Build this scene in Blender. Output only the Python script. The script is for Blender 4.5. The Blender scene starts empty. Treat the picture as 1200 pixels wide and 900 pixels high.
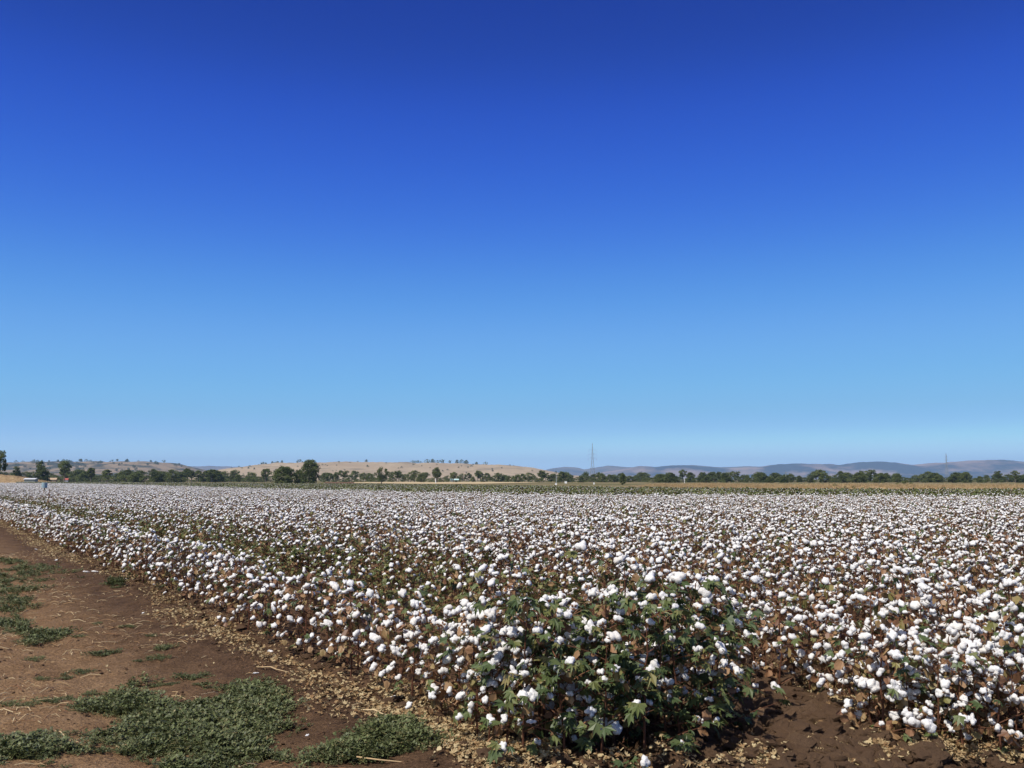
import bpy, math, random
import numpy as np
from mathutils import Vector, Matrix, Euler

# ------------------------------------------------------------------ camera, sky, sun, exposure
scene = bpy.context.scene
COL = scene.collection
CAM_H = 1.70
F_PX = 1087.0            # focal length in pixels of a 1200 px wide picture
HORIZON = 562.0
PITCH = math.atan((HORIZON - 450.0) / F_PX)

cam_data = bpy.data.cameras.new("camera")
cam_data.sensor_width = 36.0
cam_data.lens = 36.0 * F_PX / 1200.0
cam_data.clip_start = 0.05
cam_data.clip_end = 60000.0
cam = bpy.data.objects.new("camera", cam_data)
COL.objects.link(cam)
cam.location = (0.0, 0.0, CAM_H)
cam.rotation_euler = (math.radians(90) + PITCH, 0.0, 0.0)
scene.camera = cam

SUN_AZ = math.atan2(-0.72, -0.70)      # clockwise from +Y: the sun stands to the left, behind the camera
SUN_EL = math.radians(53)

world = bpy.data.worlds.new("World")
scene.world = world
world.use_nodes = True
wn, wl = world.node_tree.nodes, world.node_tree.links
wn.clear()
w_out = wn.new("ShaderNodeOutputWorld")
w_bg = wn.new("ShaderNodeBackground")
w_sky = wn.new("ShaderNodeTexSky")
w_sky.sky_type = 'NISHITA'
w_sky.sun_disc = False
w_sky.sun_elevation = SUN_EL
w_sky.sun_rotation = SUN_AZ
w_sky.altitude = 200.0
w_sky.air_density = 1.0
w_sky.dust_density = 2.2  # dust added to make the sky's fill light whiter and brighter in shade
w_sky.ozone_density = 3.0
w_bg.inputs[1].default_value = 0.1
# the deep blue of a polarised sky: a response curve for each channel of the sky's own light
w_scale = wn.new("ShaderNodeVectorMath")
w_scale.operation = 'SCALE'
w_scale.inputs[3].default_value = 0.1
w_curve = wn.new("ShaderNodeRGBCurve")
SKY_IN = ((0.100, 0.128, 0.164, 0.233, 0.293, 0.396, 0.569, 0.80), (0.174, 0.220, 0.277, 0.379, 0.458, 0.577, 0.726, 0.839), (0.325, 0.394, 0.470, 0.584, 0.652, 0.717))
SKY_OUT = ((0.006, 0.016, 0.034, 0.088, 0.138, 0.185, 0.285, 0.57), (0.041, 0.088, 0.158, 0.310, 0.400, 0.495, 0.60, 0.90), (0.34, 0.56, 0.70, 0.81, 0.86, 0.88))
for ch in range(3):
    cu = w_curve.mapping.curves[ch]
    for a, b in zip(SKY_IN[ch], SKY_OUT[ch]):
        cu.points.new(a, b * 0.5)
    cu.points[-1].location = (1.0, SKY_OUT[ch][-1] * 0.52)
w_curve.mapping.use_clip = True
w_curve.mapping.extend = 'HORIZONTAL'
w_curve.mapping.update()
# the polarised band is nearly even from side to side: its light is taken mostly from the sky straight ahead at the same height
w_tc = wn.new("ShaderNodeTexCoord")
w_sep = wn.new("ShaderNodeSeparateXYZ")
wl.new(w_tc.outputs["Generated"], w_sep.inputs[0])
def w_op(op, a, b=None):
    m = wn.new("ShaderNodeMath")
    m.operation = op
    for i, v in enumerate((a, b)):
        if v is None: continue
        if isinstance(v, float): m.inputs[i].default_value = v
        else: wl.new(v, m.inputs[i])
    return m.outputs[0]
w_h = w_op('SQRT', w_op('MAXIMUM', w_op('SUBTRACT', 1.0, w_op('MULTIPLY', w_sep.outputs[2], w_sep.outputs[2])), 0.0))
w_com = wn.new("ShaderNodeCombineXYZ")
wl.new(w_op('MULTIPLY', w_op('MULTIPLY', w_sep.outputs[0], 0.22), 1.0), w_com.inputs[0])
wl.new(w_h, w_com.inputs[1])
wl.new(w_sep.outputs[2], w_com.inputs[2])
w_nrm = wn.new("ShaderNodeVectorMath")
w_nrm.operation = 'NORMALIZE'
wl.new(w_com.outputs[0], w_nrm.inputs[0])
w_sky2 = wn.new("ShaderNodeTexSky")
for k_ in ("sky_type", "sun_disc", "sun_elevation", "sun_rotation", "altitude", "air_density", "ozone_density"):
    setattr(w_sky2, k_, getattr(w_sky, k_))
w_sky2.dust_density = 0.0       # no dust in the band; in w_sky it is added to whiten shade fill
wl.new(w_nrm.outputs[0], w_sky2.inputs[0])
w_scale2 = wn.new("ShaderNodeVectorMath")
w_scale2.operation = 'SCALE'
w_scale2.inputs[3].default_value = 0.1
wl.new(w_sky2.outputs[0], w_scale2.inputs[0])
wl.new(w_sky.outputs[0], w_scale.inputs[0])
wl.new(w_scale2.outputs[0], w_curve.inputs[1])
w_back = wn.new("ShaderNodeVectorMath")
w_back.operation = 'SCALE'
w_back.inputs[3].default_value = 10.0
# the polariser acts on the band of sky at right angles to the sun (share of polarised light for each direction), hardly near the sun
w_geo = wn.new("ShaderNodeTexCoord")
w_dot = wn.new("ShaderNodeVectorMath")
w_dot.operation = 'DOT_PRODUCT'
w_dot.inputs[1].default_value = (math.sin(SUN_AZ) * math.cos(SUN_EL), math.cos(SUN_AZ) * math.cos(SUN_EL), math.sin(SUN_EL))
wl.new(w_geo.outputs["Generated"], w_dot.inputs[0])
def w_math(op, a, b):
    m = wn.new("ShaderNodeMath")
    m.operation = op
    for i, v in enumerate((a, b)):
        if isinstance(v, float): m.inputs[i].default_value = v
        else: wl.new(v, m.inputs[i])
    return m.outputs[0]
w_c2 = w_math('MULTIPLY', w_dot.outputs["Value"], w_dot.outputs["Value"])
w_pol = w_math('DIVIDE', w_math('SUBTRACT', 1.0, w_c2), w_math('ADD', 1.0, w_c2))
w_map = wn.new("ShaderNodeMapRange")
w_map.interpolation_type = 'SMOOTHSTEP'
w_map.inputs["From Min"].default_value = 0.22
w_map.inputs["From Max"].default_value = 0.50
wl.new(w_pol, w_map.inputs["Value"])
w_mix = wn.new("ShaderNodeMix")
w_mix.data_type = 'RGBA'
wl.new(w_map.outputs[0], w_mix.inputs[0])
wl.new(w_scale.outputs[0], w_mix.inputs[6])
w_dbl = wn.new("ShaderNodeVectorMath")
w_dbl.operation = 'SCALE'
w_dbl.inputs[3].default_value = 2.0
wl.new(w_curve.outputs[0], w_dbl.inputs[0])
# the sky model yellows close to the horizon; the clear air here does not
w_sp2 = wn.new("ShaderNodeSeparateXYZ")
wl.new(w_scale2.outputs[0], w_sp2.inputs[0])
w_blue = wn.new("ShaderNodeCombineXYZ")
wl.new(w_op('MULTIPLY', w_op('MAXIMUM', w_op('SUBTRACT', w_sp2.outputs[0], 0.50), 0.0), 1.15), w_blue.inputs[2])
w_add = wn.new("ShaderNodeVectorMath")
w_add.operation = 'ADD'
wl.new(w_dbl.outputs[0], w_add.inputs[0])
wl.new(w_blue.outputs[0], w_add.inputs[1])
wl.new(w_add.outputs[0], w_mix.inputs[7])
wl.new(w_mix.outputs[2], w_back.inputs[0])
wl.new(w_back.outputs[0], w_bg.inputs[0])
wl.new(w_bg.outputs[0], w_out.inputs[0])

sun_data = bpy.data.lights.new("sun", 'SUN')
sun_data.energy = 5.0
sun_data.angle = math.radians(0.53)
sun_data.color = (1.0, 0.94, 0.85)
sun = bpy.data.objects.new("sun", sun_data)
COL.objects.link(sun)
sun_dir = Vector((math.sin(SUN_AZ) * math.cos(SUN_EL), math.cos(SUN_AZ) * math.cos(SUN_EL), math.sin(SUN_EL)))
sun.rotation_euler = sun_dir.to_track_quat('Z', 'Y').to_euler()
sun.location = (-20, -10, 40)

scene.view_settings.view_transform = 'Standard'
scene.view_settings.look = 'None'
scene.view_settings.exposure = 0.0
scene.view_settings.gamma = 1.0
scene.view_settings.use_curve_mapping = False
scene.render.engine = 'CYCLES'
scene.cycles.max_bounces = 8
scene.cycles.diffuse_bounces = 6
scene.cycles.transmission_bounces = 4
scene.cycles.volume_bounces = 0
scene.cycles.use_denoising = True
scene.cycles.denoiser = 'OPENIMAGEDENOISE'
scene.cycles.denoising_input_passes = 'RGB_ALBEDO_NORMAL'
scene.cycles.denoising_prefilter = 'ACCURATE'

# ------------------------------------------------------------------ helpers
rng = np.random.default_rng(7)
R = random.Random(11)


def ground_at(px, py, z=0.0):
    """The place on the plane at height z that stands at this spot of the photograph (1200 x 900)."""
    s, c = math.sin(PITCH), math.cos(PITCH)
    v = (py - 450.0) / F_PX
    fy, fz = c + v * s, s - v * c
    t = (CAM_H - z) / -fz
    return (px - 600.0) / F_PX * t, fy * t


def col_at(px, dist):
    return (px - 600.0) / F_PX * dist * math.cos(PITCH) * 1.0


def height_at(py, dist):
    """Height that a thing at this distance must reach to show at row py."""
    s, c = math.sin(PITCH), math.cos(PITCH)
    v = (py - 450.0) / F_PX
    return CAM_H + dist * (s - v * c) / (c + v * s)


def hash2(ix, iy, seed):
    h = (ix.astype(np.int64) * 374761393 + iy.astype(np.int64) * 668265263 + seed * 974634777) & 0x7fffffff
    h = ((h ^ (h >> 13)) * 1274126177) & 0x7fffffff
    h = (h ^ (h >> 16)) & 0xffff
    return h / 65535.0


def vnoise(x, y, seed=0):
    x = np.asarray(x, float); y = np.asarray(y, float)
    ix, iy = np.floor(x), np.floor(y)
    fx, fy = x - ix, y - iy
    fx = fx * fx * (3 - 2 * fx); fy = fy * fy * (3 - 2 * fy)
    a = hash2(ix, iy, seed); b = hash2(ix + 1, iy, seed)
    c = hash2(ix, iy + 1, seed); d = hash2(ix + 1, iy + 1, seed)
    return (a * (1 - fx) + b * fx) * (1 - fy) + (c * (1 - fx) + d * fx) * fy


def fbm(x, y, seed=0, octaves=4, gain=0.5):
    s, a, n = 0.0, 1.0, 0.0
    for o in range(octaves):
        s = s + a * vnoise(x * 2 ** o + 17.3 * o, y * 2 ** o - 9.1 * o, seed + o)
        n += a; a *= gain
    return s / n


def inside(x, y, poly):
    x = np.asarray(x); y = np.asarray(y)
    r = np.zeros(x.shape, bool)
    n = len(poly)
    for i in range(n):
        x0, y0 = poly[i]; x1, y1 = poly[(i + 1) % n]
        if y0 == y1:
            continue
        cond = ((y0 > y) != (y1 > y)) & (x < (x1 - x0) * (y - y0) / (y1 - y0) + x0)
        r ^= cond
    return r


def tag(o, label=None, cat=None, group=None, kind=None):
    if label: o["label"] = label
    if cat: o["category"] = cat
    if group: o["group"] = group
    if kind: o["kind"] = kind
    return o


def empty(name, loc, rz=0.0, scale=1.0):
    o = bpy.data.objects.new(name, None)
    o.empty_display_size = 0.2
    COL.objects.link(o)
    o.location = loc; o.rotation_euler = (0, 0, rz); o.scale = (scale,) * 3
    return o


class MB:
    """Collects faces; each face has a material slot and a tint (a number that the material turns into a colour)."""
    def __init__(self):
        self.v, self.f, self.m, self.t = [], [], [], []

    def add(self, verts, faces, mat=0, tint=0.5):
        b = len(self.v)
        self.v.extend([tuple(p) for p in verts])
        for f in faces:
            self.f.append(tuple(b + i for i in f)); self.m.append(mat); self.t.append(tint)

    def tube(self, pts, radii, sides=5, mat=0, tint=0.5, cap=True):
        pts = [Vector(p) for p in pts]
        rings, vs = [], []
        for i, p in enumerate(pts):
            d = (pts[min(i + 1, len(pts) - 1)] - pts[max(i - 1, 0)])
            if d.length < 1e-9: d = Vector((0, 0, 1))
            d.normalize()
            a = d.orthogonal().normalized(); b = d.cross(a)
            for k in range(sides):
                an = 2 * math.pi * k / sides
                vs.append(p + (a * math.cos(an) + b * math.sin(an)) * radii[i])
        fs = []
        for i in range(len(pts) - 1):
            for k in range(sides):
                k2 = (k + 1) % sides
                fs.append((i * sides + k, i * sides + k2, (i + 1) * sides + k2, (i + 1) * sides + k))
        if cap:
            fs.append(tuple(reversed(range(sides))))
            fs.append(tuple((len(pts) - 1) * sides + k for k in range(sides)))
        self.add(vs, fs, mat, tint)

    def box(self, c, s, mat=0, tint=0.5, rz=0.0):
        cx, cy, cz = c; sx, sy, sz = s[0] / 2, s[1] / 2, s[2] / 2
        ca, sa = math.cos(rz), math.sin(rz)
        vs = []
        for z in (-sz, sz):
            for x, y in ((-sx, -sy), (sx, -sy), (sx, sy), (-sx, sy)):
                vs.append((cx + x * ca - y * sa, cy + x * sa + y * ca, cz + z))
        self.add(vs, [(3, 2, 1, 0), (4, 5, 6, 7), (0, 1, 5, 4), (1, 2, 6, 5), (2, 3, 7, 6), (3, 0, 4, 7)], mat, tint)

    def mesh(self, name, mats, smooth=False):
        me = bpy.data.meshes.new(name)
        me.from_pydata(self.v, [], self.f)
        for m in mats: me.materials.append(m)
        if len(self.f):
            me.polygons.foreach_set("material_index", np.array(self.m, np.int32))
            a = me.attributes.new("tint", 'FLOAT', 'FACE')
            a.data.foreach_set("value", np.array(self.t, np.float32))
            if smooth:
                me.polygons.foreach_set("use_smooth", np.ones(len(self.f), bool))
        me.update()
        return me

    def build(self, name, mats, parent=None, smooth=False):
        if not isinstance(mats, (list, tuple)): mats = [mats]
        o = bpy.data.objects.new(name, self.mesh(name, mats, smooth))
        COL.objects.link(o)
        if parent is not None: o.parent = parent
        return o


def grid_object(name, X, Y, Z, mats, smooth=True):
    ny, nx = X.shape
    me = bpy.data.meshes.new(name)
    co = np.stack([X, Y, Z], -1).reshape(-1, 3)
    idx = np.arange(nx * ny).reshape(ny, nx)
    q = np.stack([idx[:-1, :-1], idx[:-1, 1:], idx[1:, 1:], idx[1:, :-1]], -1).reshape(-1, 4)
    me.vertices.add(len(co)); me.vertices.foreach_set("co", co.ravel().astype(np.float32))
    me.loops.add(q.size); me.loops.foreach_set("vertex_index", q.ravel().astype(np.int32))
    me.polygons.add(len(q)); me.polygons.foreach_set("loop_start", np.arange(0, q.size, 4, dtype=np.int32))
    me.polygons.foreach_set("use_smooth", np.full(len(q), smooth))
    for m in mats: me.materials.append(m)
    me.update(calc_edges=True); me.validate()
    o = bpy.data.objects.new(name, me)
    COL.objects.link(o)
    return o


# ------------------------------------------------------------------ materials
def new_mat(name):
    m = bpy.data.materials.new(name); m.use_nodes = True
    nt = m.node_tree; nt.nodes.clear()
    out = nt.nodes.new("ShaderNodeOutputMaterial")
    return m, nt.nodes, nt.links, out


def ramp(n, stops, interp='LINEAR'):
    r = n.new("ShaderNodeValToRGB"); cr = r.color_ramp; cr.interpolation = interp
    while len(cr.elements) < len(stops): cr.elements.new(0.5)
    for e, (p, c) in zip(cr.elements, stops):
        e.position = p; e.color = (*c, 1)
    return r


def noise(n, l, scale, detail=4, rough=0.55, vec=None):
    t = n.new("ShaderNodeTexNoise"); t.inputs["Scale"].default_value = scale
    t.inputs["Detail"].default_value = detail; t.inputs["Roughness"].default_value = rough
    if vec is not None: l.new(vec, t.inputs["Vector"])
    return t


def math_n(n, l, op, a, b=None):
    m = n.new("ShaderNodeMath"); m.operation = op
    for i, v in enumerate((a, b)):
        if v is None: continue
        if isinstance(v, (int, float)): m.inputs[i].default_value = v
        else: l.new(v, m.inputs[i])
    return m.outputs[0]


def mixc(n, l, fac, a, b):
    m = n.new("ShaderNodeMix"); m.data_type = 'RGBA'
    for s, v in ((m.inputs[0], fac), (m.inputs[6], a), (m.inputs[7], b)):
        if isinstance(v, (int, float)): s.default_value = v
        elif isinstance(v, tuple): s.default_value = (*v, 1)
        else: l.new(v, s)
    return m.outputs[2]


def tint_material(name, stops, rough=0.7, spec=0.3, translucent=0.0, spread=0.35, nscale=60.0, rand=0.12):
    """Colour from the face's tint, jittered by noise and by the copy it belongs to."""
    m, n, l, out = new_mat(name)
    at = n.new("ShaderNodeAttribute"); at.attribute_name = "tint"
    oi = n.new("ShaderNodeObjectInfo")
    tc = n.new("ShaderNodeTexCoord")
    nz = noise(n, l, nscale, 3, 0.6, tc.outputs["Object"])
    v = math_n(n, l, 'MULTIPLY', math_n(n, l, 'SUBTRACT', nz.outputs[0], 0.5), spread)
    w = math_n(n, l, 'MULTIPLY', math_n(n, l, 'SUBTRACT', oi.outputs["Random"], 0.5), rand)
    s = math_n(n, l, 'ADD', math_n(n, l, 'ADD', at.outputs["Fac"], v), w)
    r = ramp(n, stops); l.new(s, r.inputs[0])
    p = n.new("ShaderNodeBsdfPrincipled")
    l.new(r.outputs[0], p.inputs["Base Color"])
    p.inputs["Roughness"].default_value = rough
    p.inputs["Specular IOR Level"].default_value = spec
    if translucent > 0:
        tr = n.new("ShaderNodeBsdfTranslucent"); l.new(r.outputs[0], tr.inputs[0])
        mx = n.new("ShaderNodeMixShader"); mx.inputs[0].default_value = translucent
        l.new(p.outputs[0], mx.inputs[1]); l.new(tr.outputs[0], mx.inputs[2]); l.new(mx.outputs[0], out.inputs[0])
    else:
        l.new(p.outputs[0], out.inputs[0])
    return m


def plain_material(name, c, rough=0.6, metal=0.0, spec=0.4, var=0.15, nscale=3.0):
    m, n, l, out = new_mat(name)
    tc = n.new("ShaderNodeTexCoord")
    nz = noise(n, l, nscale, 5, 0.6, tc.outputs["Object"])
    r = ramp(n, [(0.25, tuple(x * (1 - var) for x in c)), (0.75, tuple(min(1, x * (1 + var)) for x in c))])
    l.new(nz.outputs[0], r.inputs[0])
    p = n.new("ShaderNodeBsdfPrincipled"); l.new(r.outputs[0], p.inputs["Base Color"])
    p.inputs["Roughness"].default_value = rough; p.inputs["Metallic"].default_value = metal
    p.inputs["Specular IOR Level"].default_value = spec
    l.new(p.outputs[0], out.inputs[0])
    return m


def lint_material():
    m, n, l, out = new_mat("cotton_lint")
    tc = n.new("ShaderNodeTexCoord"); oi = n.new("ShaderNodeObjectInfo")
    nz = noise(n, l, 55.0, 4, 0.6, tc.outputs["Object"])
    base = ramp(n, [(0.3, (0.74, 0.72, 0.69)), (0.62, (0.88, 0.875, 0.865))]); l.new(nz.outputs[0], base.inputs[0])
    c = mixc(n, l, math_n(n, l, 'MULTIPLY', math_n(n, l, 'POWER', oi.outputs["Random"], 4.0), 0.5), base.outputs[0], (0.72, 0.66, 0.58))
    p = n.new("ShaderNodeBsdfPrincipled"); l.new(c, p.inputs["Base Color"])
    p.inputs["Roughness"].default_value = 0.95; p.inputs["Specular IOR Level"].default_value = 0.05
    p.inputs["Sheen Weight"].default_value = 0.15
    nz2 = noise(n, l, 190.0, 4, 0.65, tc.outputs["Object"])
    b = n.new("ShaderNodeBump"); b.inputs["Strength"].default_value = 0.8; b.inputs["Distance"].default_value = 0.008
    l.new(nz2.outputs[0], b.inputs["Height"]); l.new(b.outputs[0], p.inputs["Normal"])
    tr = n.new("ShaderNodeBsdfTranslucent"); l.new(c, tr.inputs[0])
    mx = n.new("ShaderNodeMixShader"); mx.inputs[0].default_value = 0.12
    l.new(p.outputs[0], mx.inputs[1]); l.new(tr.outputs[0], mx.inputs[2]); l.new(mx.outputs[0], out.inputs[0])
    return m


M_LINT = lint_material()
M_STALK = tint_material("cotton_stalk", [(0.0, (0.045, 0.020, 0.012)), (0.5, (0.13, 0.055, 0.030)), (1.0, (0.24, 0.125, 0.07))], 0.75, 0.2, 0, 0.5, 40)
M_HUSK = tint_material("boll_husk", [(0.0, (0.06, 0.028, 0.014)), (0.5, (0.17, 0.078, 0.036)), (1.0, (0.36, 0.21, 0.10))], 0.8, 0.2, 0.1, 0.5, 60, 0.3)
LEAF_STOPS = [(0.0, (0.036, 0.056, 0.023)), (0.28, (0.072, 0.105, 0.037)), (0.45, (0.118, 0.142, 0.046)), (0.60, (0.19, 0.175, 0.055)),
              (0.75, (0.34, 0.21, 0.105)), (0.9, (0.25, 0.130, 0.068)), (1.0, (0.16, 0.075, 0.040))]
M_LEAF = tint_material("cotton_leaf", LEAF_STOPS, 0.5, 0.4, 0.22, 0.16, 45, 0.10)
M_LITTER = tint_material("dry_leaf", [(0.0, (0.10, 0.045, 0.02)), (0.3, (0.25, 0.15, 0.07)), (0.6, (0.43, 0.33, 0.18)), (0.85, (0.56, 0.48, 0.29)), (1.0, (0.44, 0.44, 0.22))],
                        0.8, 0.2, 0.15, 0.35, 50, 0.5)
M_STRAW = tint_material("straw", [(0.0, (0.20, 0.10, 0.045)), (0.5, (0.38, 0.25, 0.12)), (1.0, (0.55, 0.43, 0.25))], 0.7, 0.3, 0, 0.4, 40, 0.6)
M_WEED = tint_material("weed_leaf", [(0.0, (0.042, 0.047, 0.021)), (0.4, (0.082, 0.098, 0.037)), (0.75, (0.138, 0.165, 0.058)), (1.0, (0.23, 0.19, 0.085))],
                       0.55, 0.35, 0.15, 0.3, 40, 0.35)
M_TREE = tint_material("tree_foliage", [(0.0, (0.06, 0.075, 0.028)), (0.4, (0.115, 0.145, 0.048)), (0.75, (0.17, 0.20, 0.065)), (1.0, (0.25, 0.26, 0.10))],
                       0.6, 0.3, 0.40, 0.2, 0.6, 0.3)
M_BARK = tint_material("bark", [(0.0, (0.06, 0.045, 0.035)), (1.0, (0.26, 0.22, 0.18))], 0.85, 0.2, 0, 0.5, 2.0, 0.4)
M_DRYGRASS = tint_material("dry_grass", [(0.0, (0.20, 0.13, 0.065)), (0.5, (0.42, 0.30, 0.15)), (1.0, (0.60, 0.48, 0.28))], 0.8, 0.2, 0.2, 0.3, 4, 0.5)


# ------------------------------------------------------------------ the lie of the field
VPX = -100.0                                         # the rows run towards this column of the horizon
ROW_A = math.atan((600.0 - VPX) / F_PX)
DX, DY = -math.sin(ROW_A), math.cos(ROW_A)           # along a row, away from the camera
NX, NY = math.cos(ROW_A), math.sin(ROW_A)            # across the rows, into the field
ROW_0, ROW_GAP = 3.35, 1.0


def across(x, y): return x * NX + y * NY
def along(x, y): return x * DX + y * DY


front_px = [(530, 842), (585, 872), (640, 886), (720, 890), (800, 882), (846, 848), (866, 790), (940, 782), (1005, 800), (1042, 846), (1085, 872), (1160, 880), (1300, 884)]
front = [ground_at(*p) for p in front_px]
far_px = [(1260, 580.8), (1050, 580.2), (900, 579.6), (750, 579.0), (600, 578), (450, 575.5), (300, 572), (200, 569.5), (120, 567.3), (20, 566.0)]
far_edge = [ground_at(x, y, 0.85) for x, y in far_px]
s0 = along(*front[0])
left_near = front[0]
left_far = (ROW_0 * NX + 330 * DX - 0.2 * NX, ROW_0 * NY + 330 * DY - 0.2 * NY)
left_near2 = (NX * (ROW_0 - 0.2) + DX * s0, NY * (ROW_0 - 0.2) + DY * s0)
FIELD = [left_near2] + front + [(front[-1][0] + 8, front[-1][1] + 1)] + [(far_edge[0][0] + 5, far_edge[0][1] + 1)] + far_edge + [left_far]
green_px = [(20, 564.6), (130, 565.0), (200, 565.6), (300, 566.1), (450, 567.2), (600, 569.0), (750, 571.0), (900, 572.5), (1050, 573), (1260, 573.2)]
green_far = [ground_at(x, y, 0.78) for x, y in green_px]
GREEN = [(p[0], p[1] + 0.3) for p in far_edge] + green_far
# far-left strip of pasture between field and trees comes from the ground itself


def in_rows(x, y):
    return inside(x, y, FIELD)


# ------------------------------------------------------------------ ground
def graded(lo, hi, fine_lo, fine_hi, step, growth=1.12):
    c = list(np.arange(fine_lo, fine_hi + 1e-6, step))
    s, v = step, c[-1]
    while v < hi:
        s *= growth; v += s; c.append(min(v, hi))
    s, v, pre = step, fine_lo, []
    while v > lo:
        s *= growth; v -= s; pre.append(max(v, lo))
    return np.array(pre[::-1] + c)


weed_mats_px = [
    [(100, 848), (118, 832), (150, 818), (190, 820), (215, 812), (245, 806), (290, 814), (325, 826), (338, 842), (330, 856), (352, 868), (400, 866), (440, 862), (478, 872), (492, 884), (478, 905),
     (380, 912), (60, 912), (0, 905), (0, 884), (14, 868), (40, 852), (70, 850)],
    [(-60, 655), (20, 658), (52, 664), (70, 680), (80, 694), (48, 700), (38, 712), (10, 722), (-60, 724)],
    [(-40, 731), (25, 728), (55, 735), (60, 744), (20, 750), (-40, 750)],
]
weed_mats = [[ground_at(*p) for p in poly] for poly in weed_mats_px]


def soil_height(x, y):
    """Bumps of the earth within some tens of metres of the camera."""
    n = across(x, y)
    a = along(x, y)
    fade = np.exp(-np.maximum(0, np.hypot(x, y) - 30) / 30)
    crop = np.clip((n - (ROW_0 - 0.55)) / 0.35, 0, 1) * in_rows_soft(x, y)
    h = (fbm(x * 0.7, y * 0.7, 3, 4) - 0.5) * 0.07
    h += (fbm(x * 5, y * 5, 9, 4) - 0.5) * 0.045
    h += crop * 0.06 * np.cos(2 * math.pi * (n - ROW_0) / ROW_GAP)
    rough = np.clip(1 - np.abs(n - (ROW_0 + 1.2)) / 5, 0, 1) * clod_zone(x, y)
    h += rough * (np.abs(fbm(x * 3.2, y * 3.2, 21, 4) - 0.5) * 0.40 + np.abs(fbm(x * 7, y * 7, 23, 3) - 0.5) * 0.34 - 0.05)
    # two faint wheel ruts of the headland track, beside the rows
    for c in (1.35, -0.75):
        h -= 0.035 * np.exp(-((n - c) / 0.25) ** 2)
    h += 0.05 * np.exp(-((n - (ROW_0 - 0.5)) / 0.3) ** 2) * (0.5 + vnoise(x * 2, y * 2, 5))
    return h * fade


def seg_dist(x, y, pts):
    d = np.full(np.shape(x), 1e9)
    for (x0, y0), (x1, y1) in zip(pts[:-1], pts[1:]):
        vx, vy = x1 - x0, y1 - y0
        t = np.clip(((x - x0) * vx + (y - y0) * vy) / (vx * vx + vy * vy), 0, 1)
        d = np.minimum(d, np.hypot(x - x0 - t * vx, y - y0 - t * vy))
    return d


def in_rows_soft(x, y):
    return np.where(in_rows(x, y), np.clip(seg_dist(x, y, front) / 0.5, 0, 1), 0.0)


def clod_zone(x, y):
    d = seg_dist(x, y, front[3:])
    return np.clip(1.15 - d / 0.9, 0, 1)


gx = graded(-15000, 15000, -7.5, 7.5, 0.045)
gy = graded(-2500, 16500, 4.4, 13.0, 0.045)
GX, GY = np.meshgrid(gx, gy)
GZ = np.zeros_like(GX)
near = (np.abs(GX) < 200) & (GY > -150) & (GY < 250)
GZ[near] = soil_height(GX[near], GY[near])


def soil_z(x, y):
    """Height of the ground mesh itself at (x, y)."""
    x = np.asarray(x, float); y = np.asarray(y, float)
    i = np.clip(np.searchsorted(gx, x) - 1, 0, len(gx) - 2); j = np.clip(np.searchsorted(gy, y) - 1, 0, len(gy) - 2)
    u = (x - gx[i]) / (gx[i + 1] - gx[i]); v = (y - gy[j]) / (gy[j + 1] - gy[j])
    return (GZ[j, i] * (1 - u) * (1 - v) + GZ[j, i + 1] * u * (1 - v) + GZ[j + 1, i] * (1 - u) * v + GZ[j + 1, i + 1] * u * v)


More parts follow.
